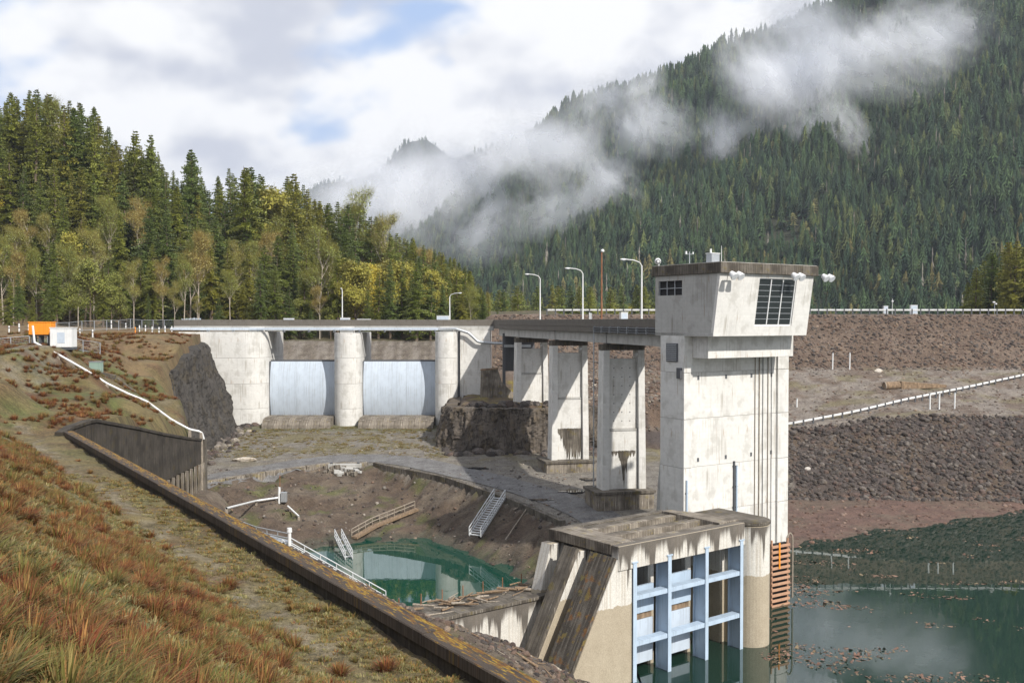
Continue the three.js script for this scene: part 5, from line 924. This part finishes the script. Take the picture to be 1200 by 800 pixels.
function coniferCrown(seed, H, R, low, droop, dens = 1) {
  const r = rngOf(seed), T = new Tris(), levels = Math.round(40 * dens); let gap = 0;
  for (let i = 0; i < levels; i++) {
    const t = i / (levels - 1), y = lerp(low, 0.985, Math.pow(t, 0.92)) * H; const n = 5 + Math.floor(3 * r());
    const R0 = R * Math.pow(1 - t, 0.82) * (0.55 + 0.45 * sstep(0, 0.18, t)) * (0.72 + 0.5 * r()) + 0.25;
    for (let k = 0; k < n; k++) {
      if (r() < 0.08) continue;
      const a = r() * 6.2832, L = R0 * (0.65 + 0.55 * r()), d = V(Math.cos(a), 0, Math.sin(a)), s = V(-d.z, 0, d.x), up = lerp(0.05, 0.55, t) + 0.25 * (r() - 0.5), tone = 0.72 + 0.5 * r();
      const m = Math.max(3, Math.round(L / 0.52));
      for (let j = 0; j < m; j++) {
        const u = (j + 0.35) / m, p = d.clone().multiplyScalar(L * u).add(V(0, y + L * (up * u - droop * u * u), 0)), w = (0.24 + 0.26 * L * (1 - u * 0.75) * 0.55) * (0.75 + 0.5 * r()), tn = tone * (0.85 + 0.3 * r()) * (u > 0.8 ? 1.12 : 1), col = [tn, tn * (0.98 + 0.05 * r()), tn * (0.8 + 0.2 * r())];
        for (const side of [-1, 1]) {
          const e = p.clone().addScaledVector(s, side * w * (0.8 + 0.4 * r())).addScaledVector(d, w * 0.55).add(V(0, -w * (0.15 + 0.5 * r()), 0));
          const f = p.clone().addScaledVector(d, w * 0.95).add(V(0, -0.1 * w + 0.1 * r(), 0));
          const og = V(d.x, 0.55 + 0.5 * t, d.z).normalize(); T.tri(p, e, f, col, og);
          { const h = p.clone().addScaledVector(s, side * w * (0.2 + 0.5 * r())).addScaledVector(d, 0.3 * w * r()).add(V(0, -w * (0.85 + 0.7 * r()), 0)); T.tri(p, h, e, col, V(d.x, 0.35, d.z).normalize()); }
        }
      }
    }
  }
  return T.geo();
}
// limbs as thin tapering tubes, leaves as small faces round their ends
function limb(p, q, r0, r1, seg) { const d = q.clone().sub(p), g = new THREE.CylinderGeometry(r1, r0, d.length(), seg, 1, true); return g.applyMatrix4(new THREE.Matrix4().compose(p.clone().add(q).multiplyScalar(0.5), new THREE.Quaternion().setFromUnitVectors(V(0, 1, 0), d.normalize()), V(1, 1, 1))); }
function broadleaf(seed, H, spread, opts) {
  const r = rngOf(seed), limbs = [], T = new Tris(), ends = [];
  const grow = (p, d, L, rad, lvl) => {
    const q = p.clone().addScaledVector(d, L); limbs.push(limb(p, q, rad, rad * 0.62, lvl > 1 ? 3 : lvl ? 4 : 5));
    if (lvl >= 3) { ends.push([q, d]); return; }
    const n = 2 + (r() < 0.6 ? 1 : 0) + (lvl === 0 ? 1 : 0);
    for (let k = 0; k < n; k++) { const a = r() * 6.2832, o = V(Math.cos(a), 0, Math.sin(a)); grow(p.clone().lerp(q, 0.55 + 0.45 * r()), d.clone().multiplyScalar(1).addScaledVector(o, 0.35 + 0.4 * spread * r() * 2).add(V(0, opts.upright, 0)).normalize(), L * (0.58 + 0.2 * r()), rad * 0.55, lvl + 1); }
    ends.push([q, d]);
  };
  let p = V(0, -0.8, 0); const nT = 5;
  for (let i = 0; i < nT; i++) {
    const q = V((r() - 0.5) * 0.5 * i * 0.5, H * 0.9 * (i + 1) / nT, (r() - 0.5) * 0.5 * i * 0.5); limbs.push(cyl(p, q, opts.rad * (1 - i / (nT + 0.6)), opts.rad * (1 - (i + 1) / (nT + 0.6)), 7));
    if (i >= opts.firstLimb) for (let k = 0; k < 3; k++) { const a = r() * 6.2832; grow(p.clone().lerp(q, r()), V(Math.cos(a) * spread, 0.55 + opts.upright + 0.3 * r(), Math.sin(a) * spread).normalize(), H * 0.17 * (1.1 - 0.12 * i), opts.rad * 0.3, 0); }
    p = q;
  }
  for (const [e, d] of ends) {
    for (let k = 0; k < opts.leaves; k++) { const c = e.clone().add(V((r() + r() - 1) * opts.clump, (r() + r() - 1) * opts.clump * 0.8, (r() + r() - 1) * opts.clump)), s = opts.size * (0.6 + 0.8 * r()), a = V(r() - 0.5, r() - 0.5, r() - 0.5).normalize().multiplyScalar(s), b = V(r() - 0.5, r() - 0.5, r() - 0.5).normalize().multiplyScalar(s), tn = 0.7 + 0.6 * r(); T.tri(c, c.clone().add(a), c.clone().add(b), [tn, tn * (0.92 + 0.12 * r()), tn * (0.7 + 0.4 * r())], V(c.x, 2 + 0.25 * (c.y - H * 0.5), c.z).normalize()); }
    for (let k = 0; k < opts.twigs; k++) { const v = d.clone().add(V((r() - 0.5) * 1.2, 0.2 + 0.6 * r(), (r() - 0.5) * 1.2)).normalize(), L = 0.8 + 1.6 * r(), w = 0.035, s = V(r() - 0.5, 0, r() - 0.5).normalize().multiplyScalar(w), b = e.clone().add(V((r() - 0.5) * opts.clump, (r() - 0.5) * opts.clump, (r() - 0.5) * opts.clump)); T.tri(b, b.clone().addScaledVector(v, L), b.clone().add(s), [0.9, 0.75, 0.6].map((x) => x * opts.twigTone)); }
  }
  return [boxUV(merge(limbs), 1 / 2), T.geo()];
}
const greens = [rgb(0.215, 0.25, 0.068), rgb(0.26, 0.275, 0.066), rgb(0.165, 0.21, 0.068), rgb(0.31, 0.30, 0.075)].map(leafMat);
const conTrunk = [trunkGeo(28, 0.42, 1), trunkGeo(28, 0.36, 2)];
const conCrown = [coniferCrown(101, 28, 4.9, 0.10, 0.42), coniferCrown(102, 28, 4.0, 0.16, 0.5), coniferCrown(103, 28, 5.6, 0.07, 0.34), coniferCrown(104, 28, 4.3, 0.28, 0.45), coniferCrown(105, 28, 3.4, 0.12, 0.55)];
const alders = [11, 12, 13].map((s) => broadleaf(s, 20, 0.55, { upright: 0.35, rad: 0.24, firstLimb: 2, leaves: 6, clump: 1.3, size: 0.27, twigs: 9, twigTone: 1.0 }));
const maples = [21, 22, 23].map((s) => broadleaf(s, 16, 0.8, { upright: 0.2, rad: 0.26, firstLimb: 1, leaves: 13, clump: 1.6, size: 0.40, twigs: 2, twigTone: 0.6 }));
const olive = [rgb(0.31, 0.32, 0.11), rgb(0.26, 0.30, 0.09), rgb(0.37, 0.33, 0.13)].map(leafMat), yellow = [rgb(0.44, 0.37, 0.06), rgb(0.34, 0.32, 0.07), rgb(0.24, 0.26, 0.07)].map(leafMat);
console.log('tree tris', conCrown.map((g) => g.attributes.position.count / 3), alders.map((a) => a.map((g) => g.attributes.position.count / 3)), maples.map((a) => a.map((g) => g.attributes.position.count / 3)));
function tree(kind, X, y, Z, h, r, label, group) {
  const nm = kind === 'c' ? 'conifer_tree' : kind === 'a' ? 'alder_tree' : 'maple_tree', o = thing(nm, label, 'tree', [X, y, -Z], r() * 6.28, group);
  let s, tg, tm, cg, cm;
  if (kind === 'c') { s = h / 28; tg = conTrunk[Math.floor(r() * 2)]; tm = M.bark; cg = conCrown[Math.floor(r() * 5)]; const gi = Math.floor(r() * 4); cm = greens[gi]; const w = ['mid-green', 'olive-green', 'dark green', 'yellow-green'][gi]; o.userData.label = label.replace('CONE', w); o.userData.group = group.replace('CONE', w); }
  else if (kind === 'a') { s = h / 20; const q = alders[Math.floor(r() * 3)]; tg = q[0]; cg = q[1]; tm = M.paleBark; cm = olive[Math.floor(r() * 3)]; }
  else { s = h / 16; const q = maples[Math.floor(r() * 3)]; tg = q[0]; cg = q[1]; tm = M.bark; cm = kind === 'y' ? yellow[0] : kind === 'm' ? yellow[1] : yellow[2]; }
  mesh('trunk', tg, tm, o); mesh('crown', cg, cm, o); const w = s * (kind === 'c' ? 0.95 + 0.5 * r() : 0.85 + 0.35 * r()); o.scale.set(w, s, w); return o;
}
const LAB = { c: ['CONE conifer in the forest behind the spillway', 'CONE conifers in the forest behind the spillway'], a: ['thin pale-trunked tree with almost bare brown twigs in the forest behind the spillway', 'nearly bare trees in the forest behind the spillway'], y: ['bright yellow-leaved tree in the forest behind the spillway', 'yellow trees in the forest behind the spillway'], m: ['olive-yellow leafy tree in the forest behind the spillway', 'olive-yellow leafy trees in the forest behind the spillway'], g: ['low green leafy tree at the edge of the forest behind the spillway', 'green leafy trees at the forest edge'] };
{
  const r = rngOf(907), sky = [[-120, 95], [0, 112], [40, 104], [75, 106], [112, 124], [130, 150], [150, 172], [178, 168], [200, 190], [213, 212], [225, 168], [238, 212], [258, 205], [285, 182], [305, 196], [322, 215], [345, 196], [365, 222], [385, 238], [405, 232], [425, 240], [440, 252], [470, 268], [500, 288], [520, 296], [545, 310], [570, 345], [600, 362]];
  let nT = 0;
  // rows from the back of the hill to its edge
  const rows = [[344, 14, 0.98], [328, 14, 0.98], [312, 14, 0.95], [294, 15, 0.92], [276, 15, 0.82], [262, 16, 0.8], [249, 15, 0.78]];
  rows.forEach(([Z0, step, con], row) => {
    for (let px = -70; px < 585; px += step * (0.6 + 0.8 * r())) {
      const Z = Z0 + (r() - 0.5) * 14, X = (px - 600) / F * Z; if (X > -6 && Z < 300) continue;
      const y = height(X, Z) - 0.2, lim = (376 - table(sky, px)) / F * Z + EYE - y;
      let kind = r() < con ? 'c' : r() < 0.80 ? 'a' : r() < 0.6 ? 'm' : 'g';
      if (row >= 3 && px > 95 && px < 330 && kind === 'c' && r() < 0.12) kind = 'a';
      if (row >= 3 && (px < 30 || (px > 418 && px < 452)) && r() < 0.3) kind = 'y';
      if (row >= 4 && px > 440) kind = r() < 0.8 ? 'c' : 'm';
      let h = kind === 'c' ? (row < 3 ? 29 + 9 * r() : row === 3 ? 25 + 8 * r() : row === 4 ? 20 + 10 * r() : 12 + 11 * r()) : kind === 'a' ? 17 + 8 * r() : 12 + 7 * r();
      if (row < 3 || h > lim) h = Math.min(row < 3 ? lim * (0.86 + 0.16 * r()) : h, lim * (0.98 + 0.05 * r()));
      h = Math.min(h, 42); if (h < 6) continue;
      tree(kind, X, y, Z, h, r, ...LAB[kind]); nT++;
    }
  });
  // young growth and shrubs along the road edge
  for (let px = -40; px < 560; px += 9 + 9 * r()) {
    const Z = 205 + 40 * r(); const X = (px - 600) / F * Z; if (X > -66 && Z < 247) { if (X > -6) continue; const Z2 = 247 + 6 * r(); const X2 = (px - 600) / F * Z2; const k = r() < 0.7 ? 'c' : r() < 0.4 ? 'g' : 'a'; tree(k, X2, height(X2, Z2) - 0.2, Z2, 6 + 7 * r(), r, ...LAB[k]); nT++; continue; }
    const k = r() < 0.6 ? 'c' : r() < 0.3 ? 'g' : 'a'; tree(k, X, height(X, Z) - 0.2, Z, 7 + 9 * r(), r, ...LAB[k]); nT++;
  }
  // single trees on the skyline
  for (const [px, py, Z] of [[225, 163, 300], [178, 150, 305], [160, 152, 308], [112, 116, 300], [289, 176, 290], [345, 190, 300], [78, 104, 305], [42, 100, 305]]) { const X = (px - 600) / F * Z, y = height(X, Z); tree('c', X, y - 0.2, Z, Math.min(41, (376 - py) / F * Z + EYE - y), r, ...LAB.c); nT++; }
  console.log('forest trees', nT);
  // trees standing on the valley floor behind the bridge and behind the far end of the dam
  const vf = new THREE.PlaneGeometry(1400, 1150, 60, 50).rotateX(-Math.PI / 2); { const p = vf.attributes.position; for (let i = 0; i < p.count; i++) { p.setX(i, p.getX(i) + 380); p.setZ(i, p.getZ(i) - 900); p.setY(i, 6 + 5 * fbm2(p.getX(i) * 0.006, p.getZ(i) * 0.006, 3)); } vf.computeVertexNormals(); }
  struct('valley_floor', boxUV(vf, 1 / 30), duff);
  const floorY = (X, Z) => (Z < 330 ? Math.max(height(Math.min(X, 149), Z), 6) : 7 + 5 * fbm2(X * 0.006, -Z * 0.006, 3));
  let k = 0;
  for (let i = 0; i < 80; i++) {
    const px = 540 + 240 * r(), Z = 400 + 330 * r() * r() + (px < 600 ? 0 : 0), X = (px - 600) / F * Z, y = floorY(X, Z), kind = r() < 0.62 ? 'c' : r() < 0.5 ? 'm' : 'g';
    const lim = (376 - (318 + 14 * r())) / F * Z + EYE - y; tree(kind, X, y - 0.3, Z, Math.min(kind === 'c' ? 38 : 26, lim), r, kind === 'c' ? 'CONE conifer on the valley floor seen over the service bridge' : kind === 'm' ? 'olive-yellow leafy tree on the valley floor seen over the service bridge' : 'green leafy tree on the valley floor seen over the service bridge', 'valley trees seen over the service bridge: ' + (kind === 'c' ? 'CONE conifers' : kind === 'm' ? 'olive-yellow' : 'green')); k++;
  }
  for (let i = 0; i < 34; i++) {
    const px = 1128 + 130 * r(), Z = 292 + 60 * r(), X = (px - 600) / F * Z, y = 8, top = table([[1128, 322], [1150, 300], [1170, 282], [1190, 262], [1215, 250], [1260, 240]], px) + 16 * r(); tree('c', X, y, Z, Math.min(46, (376 - top) / F * Z + EYE - y), r, 'tall CONE conifer standing behind the far end of the dam crest', 'CONE conifers behind the far end of the dam crest');
  }
}
// the far woods: one mass per slope
function farTree(seed, form = 'cone') {
  const r = rngOf(seed), T = new Tris(), tiers = form === 'round' ? 7 : 10;
  for (let i = 0; i < tiers; i++) {
    const t = i / tiers, y0 = form === 'round' ? lerp(0.12, 0.9, t) : lerp(0.04, 0.96, t), y1 = Math.min(1, y0 + 0.17), R = form === 'round' ? 0.26 * Math.sin(Math.PI * (0.2 + 0.72 * t)) * (0.75 + 0.5 * r()) : form === 'snag' ? 0.022 * (1 - t) + 0.006 + (r() < 0.3 ? 0.04 * (1 - t) : 0) : (seed % 2 ? 0.150 : 0.185) * Math.pow(1 - t, seed % 3 ? 0.8 : 0.6) * (0.75 + 0.5 * r()) + 0.010, n = 7, o = r() * 6.28, c = V((r() - 0.5) * 0.01, y1, (r() - 0.5) * 0.01);
    for (let k = 0; k < n; k++) { const a0 = o + k / n * 6.2832, a1 = o + (k + 0.5) / n * 6.2832, a2 = o + (k + 1) / n * 6.2832, q = 0.75 + 0.5 * r(), m = 0.45, tn = 0.75 + 0.5 * r(); const A = V(R * m * Math.cos(a0), y0 + 0.05, R * m * Math.sin(a0)), B = V(R * q * Math.cos(a1), y0 - 0.025 * r(), R * q * Math.sin(a1)), D = V(R * m * Math.cos(a2), y0 + 0.05, R * m * Math.sin(a2)); T.tri(c, B, A, [tn, tn, tn]); T.tri(c, D, B, [tn * 0.92, tn * 0.92, tn * 0.9]); }
  }
  return T.geo();
}
const farTrees = [...[1, 2, 3, 4, 5].map((k) => farTree(k * 13 + 5)), farTree(97, 'round'), farTree(98, 'snag')], farLeaf = new THREE.MeshStandardMaterial({ color: rgb(1, 1, 1), roughness: 0.95, vertexColors: true });
function woods(name, label, at, b0, b1, n, seed, hMin, hMax, tMax) {
  const r = rngOf(seed), lists = farTrees.map(() => []); let tries = 0;
  for (let i = 0; i < n && tries < n * 6; tries++) {
    const b = lerp(b0, b1, r()), t = r() * tMax, p = at(b, t); if (fbm2(p[0] * 0.012 + 70, p[2] * 0.009, 3) > 0.36 && r() < 0.85) continue; if (r() > p[2] / 1900 + 0.28) continue;           // even spread over the ground
    const age = fbm2(p[0] * 0.006 + 3, p[2] * 0.006, 3), h = lerp(hMin, hMax, Math.pow(r(), 1.3)) * (0.7 + 0.65 * sstep(-0.3, 0.3, age)), mixn = fbm2(p[0] * 0.004 + 20, p[2] * 0.003, 3), y = r();
    let c = y < 0.10 + 0.25 * sstep(0.0, 0.4, mixn) ? [0.108, 0.135, 0.040] : y < 0.6 ? [0.055, 0.096, 0.034] : [0.032, 0.066, 0.030]; if (t < 0.16 && r() < 0.05) c = [0.17, 0.15, 0.05]; const v = 0.42 + 0.6 * r();
    const f = r(), kind = f < 0.10 ? 5 : f < 0.125 ? 6 : Math.floor(r() * 5); if (kind === 6) c = [0.30, 0.27, 0.23]; if (kind === 5) c = mixn > 0.1 ? [0.15, 0.145, 0.05] : [0.085, 0.11, 0.04];
    lists[kind].push([p, kind === 5 ? h * 0.7 : h, r() * 6.28, c.map((x) => x * v), 0.8 + 0.65 * r()]); i++;
  }
  lists.forEach((l, k) => { if (!l.length) return; const im = new THREE.InstancedMesh(farTrees[k], farLeaf, l.length); im.name = numbered(name); im.castShadow = im.receiveShadow = true; tag(im, label, 'forest', null, 'stuff'); l.forEach(([p, h, a, c, w], i) => { im.setMatrixAt(i, new THREE.Matrix4().compose(V(p[0], p[1] - 1, -p[2]), new THREE.Quaternion().setFromAxisAngle(V(0, 1, 0), a), V(h * w, h, h * w))); im.setColorAt(i, rgb(...c)); }); scene.add(im); });
}
woods('mountain_forest', 'dense conifer forest covering the big mountain slope', mountain, 380, 1330, 42000, 71, 9, 28, 1.04);
woods('hill_forest', 'dark forest on the distant hill showing through the mist', farHill, 300, 700, 7000, 72, 12, 22, 1.04);
console.log('woods');

// ---------------------------------------------------------------- mist lying on the slopes: many thin wisps through its depth
{
  const wisp = [1, 2, 3].map((s) => gray(128, (u, v) => { const d = Math.hypot(u - 0.5, v - 0.5) * 2; const n = pf(u, v, 4, 200 + s * 7, 5); return clamp(Math.pow(clamp(1 - d * d), 1.3) * sstep(0.12, 0.82, n) * 1.4); }));
  const disc = new THREE.CircleGeometry(1, 10), r = rngOf(313);
  const lists = wisp.map(() => []);
  // drift lines: from pixel to pixel, at depths just before the slope, with a half-width, how many wisps, and their size in metres
  const drift = (x0, y0, x1, y1, wid, Z0, Z1, n, s0, s1) => { for (let i = 0; i < n * 0.44; i++) { const t = r(), g = () => (r() + r() + r() - 1.5) / 1.5, Z = lerp(Z0, Z1, r()), p = P(lerp(x0, x1, t) + wid * g(), lerp(y0, y1, t) + wid * 0.6 * g(), Z); lists[Math.floor(r() * 3)].push([p, 0.62 * lerp(s0, s1, r())]); } };
  drift(365, 248, 600, 205, 34, 1750, 2250, 84, 70, 180);         // cloud filling the head of the valley
  drift(400, 228, 560, 205, 26, 2250, 2900, 60, 110, 220);
  drift(480, 255, 620, 165, 26, 1250, 1600, 46, 45, 105);
  drift(600, 178, 690, 165, 22, 1100, 1350, 34, 40, 95);
  drift(720, 150, 790, 140, 16, 1050, 1250, 18, 35, 80);
  drift(690, 195, 730, 215, 16, 1000, 1150, 12, 30, 70);
  drift(650, 128, 780, 100, 13, 1300, 1500, 22, 35, 90);
  drift(880, 95, 1040, 62, 30, 1000, 1250, 90, 45, 105);           // thick bank high on the mountain
  drift(900, 30, 960, 20, 18, 1150, 1350, 14, 40, 90);
  drift(1030, 40, 1170, 40, 34, 1050, 1300, 36, 50, 110);
  drift(835, 185, 890, 130, 18, 1000, 1200, 18, 35, 80);
  drift(960, 160, 1000, 130, 20, 950, 1100, 8, 40, 80);
  drift(640, 250, 700, 225, 24, 900, 1150, 8, 40, 90);
  drift(555, 290, 590, 225, 16, 1050, 1300, 14, 30, 80);
  lists.forEach((l, k) => {
    const m = new THREE.MeshPhysicalMaterial({ color: rgb(0.84, 0.865, 0.92), roughness: 1, transmission: 0.5, thickness: 0, specularIntensity: 0, transparent: true, opacity: 0.30, alphaMap: wisp[k], side: THREE.DoubleSide });
    const im = new THREE.InstancedMesh(disc, m, l.length); im.name = numbered('mist_cloud'); tag(im, 'pale mist drifting along the forested mountain slope', 'mist', null, 'stuff');
    l.forEach(([p, s], i) => im.setMatrixAt(i, new THREE.Matrix4().compose(p, new THREE.Quaternion().setFromEuler(new THREE.Euler((r() - 0.5) * 1.0, (r() - 0.5) * 1.4, r() * 6.28)), V(s * (1.1 + 0.7 * r()), s * 0.8, s)))); scene.add(im);
  });
}

// ---------------------------------------------------------------- grass on the slope
{
  function tuft(seed, n, h, lay, tone) {
    const r = rngOf(seed), T = new Tris();
    for (let i = 0; i < n; i++) {
      const a = r() * 6.2832, L = h * (0.55 + 0.6 * r()), out = lay * (0.15 + 1.0 * r()), d = V(Math.cos(a), 0, Math.sin(a)), s = V(-d.z, 0, d.x), w = 0.009 + 0.011 * r(), b = d.clone().multiplyScalar(0.14 * Math.sqrt(r())), c = tone[Math.floor(r() * tone.length)], k = 0.75 + 0.5 * r(), col = c.map((x) => x * k);
      let p0 = b, w0 = w; for (let j = 1; j <= 4; j++) { const u = j / 4, p1 = b.clone().addScaledVector(d, L * out * u * (0.65 + 0.35 * u)).add(V(0, L * (u * (1 - 0.3 * out) - 0.25 * out * u * u * u), 0)), w1 = w * (1 - u * 0.9); const A = p0.clone().addScaledVector(s, -w0), B = p0.clone().addScaledVector(s, w0), Cc = p1.clone().addScaledVector(s, w1), D = p1.clone().addScaledVector(s, -w1); T.tri(A, B, Cc, col); if (j < 4) T.tri(A, Cc, D, col); p0 = p1; w0 = w1; }
    }
    return T.geo();
  }
  const russet = [[0.29, 0.085, 0.04], [0.32, 0.12, 0.045], [0.40, 0.21, 0.07], [0.16, 0.055, 0.03], [0.22, 0.10, 0.045]], gold = [[0.40, 0.24, 0.085], [0.30, 0.15, 0.055], [0.18, 0.17, 0.04], [0.27, 0.10, 0.045]], green = [[0.16, 0.165, 0.045], [0.22, 0.20, 0.055], [0.32, 0.25, 0.09], [0.34, 0.19, 0.07]], pale = [[0.30, 0.27, 0.12], [0.22, 0.23, 0.08], [0.38, 0.32, 0.16]];
  const blade = leafMat(rgb(0.8, 0.8, 0.8)); blade.transmission = 0.3;
  const big = [tuft(1, 150, 0.42, 1.0, russet), tuft(2, 140, 0.46, 0.9, gold), tuft(3, 150, 0.38, 1.05, [...russet, ...russet, ...green]), tuft(4, 140, 0.44, 0.95, green), tuft(5, 150, 0.40, 1.0, [...russet, ...russet, ...gold])], small = [tuft(6, 46, 0.10, 1.1, pale), tuft(7, 46, 0.12, 1.0, [...pale, ...green, ...green]), tuft(8, 40, 0.10, 1.1, [...green, ...green, ...gold])];
  const r = rngOf(515), put = (name, label, geos, n, pick) => {
    const lists = geos.map(() => []); let tries = 0;
    for (let i = 0; i < n && tries < n * 40; tries++) { const q = pick(r); if (!q) continue; i++; lists[q[3] ?? Math.floor(r() * geos.length)].push(q); }
    lists.forEach((l, k) => { if (!l.length) return; const im = new THREE.InstancedMesh(geos[k], blade, l.length); im.name = numbered(name); im.castShadow = im.receiveShadow = true; tag(im, label, 'grass', null, 'stuff'); l.forEach(([X, Z, s], i) => im.setMatrixAt(i, new THREE.Matrix4().compose(V(X, height(X, Z) - 0.03, -Z), new THREE.Quaternion().setFromEuler(new THREE.Euler((r() - 0.5) * 0.3, r() * 6.28, (r() - 0.5) * 0.3)), V(s * (0.85 + 0.4 * r()), s * (0.8 + 0.4 * r()), s)))); scene.add(im); });
  };
  const spot = (r, zMax, zMin = 3) => { const Z = zMin + (zMax - zMin) * Math.pow(r(), 1.6), X = -0.62 * Z - 3 + r() * (0.62 * Z + 14); const dw = leftOfWall(X, Z); return dw > 0.25 ? [X, Z, dw] : null; };
  put('sedge', 'russet and gold sedge clumps covering the near slope', big, 5200, (r) => { const q = spot(r, 82); if (!q) return null; const [X, Z, dw] = q, d = fbm2(X * 0.16 + 4, Z * 0.16 + 7, 4) + 0.5 * fbm2(X * 0.6, Z * 0.6, 2); if (dw < 3.2 ? r() > 0.02 : d + (dw > 5 ? 0.16 : 0) < 0.02 + 0.22 * r()) return null; const g = fbm2(X * 0.25 + 30, Z * 0.25, 2); return [X, Z, (0.5 + 0.75 * r() * r() + 0.15 * r()) * (Z > 45 ? 1.15 : 1), g > 0.25 ? 3 : g < -0.3 ? 1 : undefined]; });
  put('short_grass', 'short pale grass between the sedge clumps', small, 26000, (r) => { const q = spot(r, 60, 4); if (!q) return null; const p = q[2] - 2.6 - 0.5 * fbm2(q[0] * 0.2, q[1] * 0.2, 3); if (Math.abs(p) < 0.5 && r() < 0.8) return null; return [q[0], q[1], 0.6 + 0.9 * r()]; });
  put('hill_sedge', 'russet tussocks scattered on the far hill', big, 2200, (r) => { const X = -75 + 38 * r(), Z = 82 + 90 * r(); if (polyDist(HILL_EDGE, X, Z) < 0.5) return null; if (fbm2(X * 0.12 + 4, Z * 0.12 + 7, 4) + 0.3 * r() < 0.12) return null; return [X, Z, 0.7 + 0.9 * r()]; });
  put('apron_weed', 'sparse weeds growing on the spillway apron', small, 1800, (r) => { const X = -52 + 42 * r(), Z = 160 + 27 * r(); if (fbm2(X * 0.15, Z * 0.15, 3) < -0.05) return null; return [X, Z, 1.1 + 1.2 * r()]; });
  // clumps standing alone on the strip by the wall
  const alone = [[268, 690, 'round russet sedge clump alone on the pale strip beside the wall', 1.25, 0], [343, 716, 'small dry sedge tuft beside the gravel track', 0.75, 2], [452, 786, 'spreading sedge clump where the gravel track nears the wall', 1.15, 4], [398, 792, 'low reddish sedge clump at the edge of the thick sedge', 1.0, 0]];
  for (const [px, py, label, s, k] of alone) {
    let Z = 12; const rr = ray(px, py); for (let t = 5; t < 80; t += 0.05) { const X = rr[0] * t, z = rr[2] * t, y = EYE + rr[1] * t; if (leftOfWall(X, z) > 0 && y < height(X, z)) { Z = z; break; } }
    const p = P(px, py, Z), o = thing('sedge_clump', label, 'plant', [p.x, height(p.x, Z) - 0.03, p.z], 0.4 * k); mesh('blades', big[k], blade, o); mesh('inner_blades', big[(k + 1) % 5], blade, o); o.scale.setScalar(s);
  }
}
// bits of bark and leaf afloat on the reservoir, drifted together in streaks
{
  const chip = [1, 2, 3].map((k) => rockGeo(k * 31 + 7, 0, 0.25));
  scatter('floating_debris', 'reddish-brown bark and leaf litter floating in streaks on the reservoir', 'debris', 4600, 88, (r) => {
    const Z = 66 + 72 * r(), X = 22 + 62 * r(); if (X < 0.25 * Z - 1 || height(X, Z) > -0.05) return null;
    const f = fbm2(X * 0.055 + 3 + 0.02 * Z, Z * 0.13 + 8, 4) + 0.30 * sstep(42, 27, X) * sstep(140, 90, Z); if (f < 0.29 + 0.10 * r()) return null; return [X, 0.0, -Z];
  }, (r) => { const s = 0.05 + 0.22 * r() * r(); return [s * (1 + 2 * r()), s * 0.22, s]; }, [[0.30, 0.17, 0.13], [0.36, 0.23, 0.18], [0.22, 0.13, 0.10], [0.30, 0.24, 0.16]], M.riprap, chip);
}
console.log('grass');
renderer.render(scene, camera);
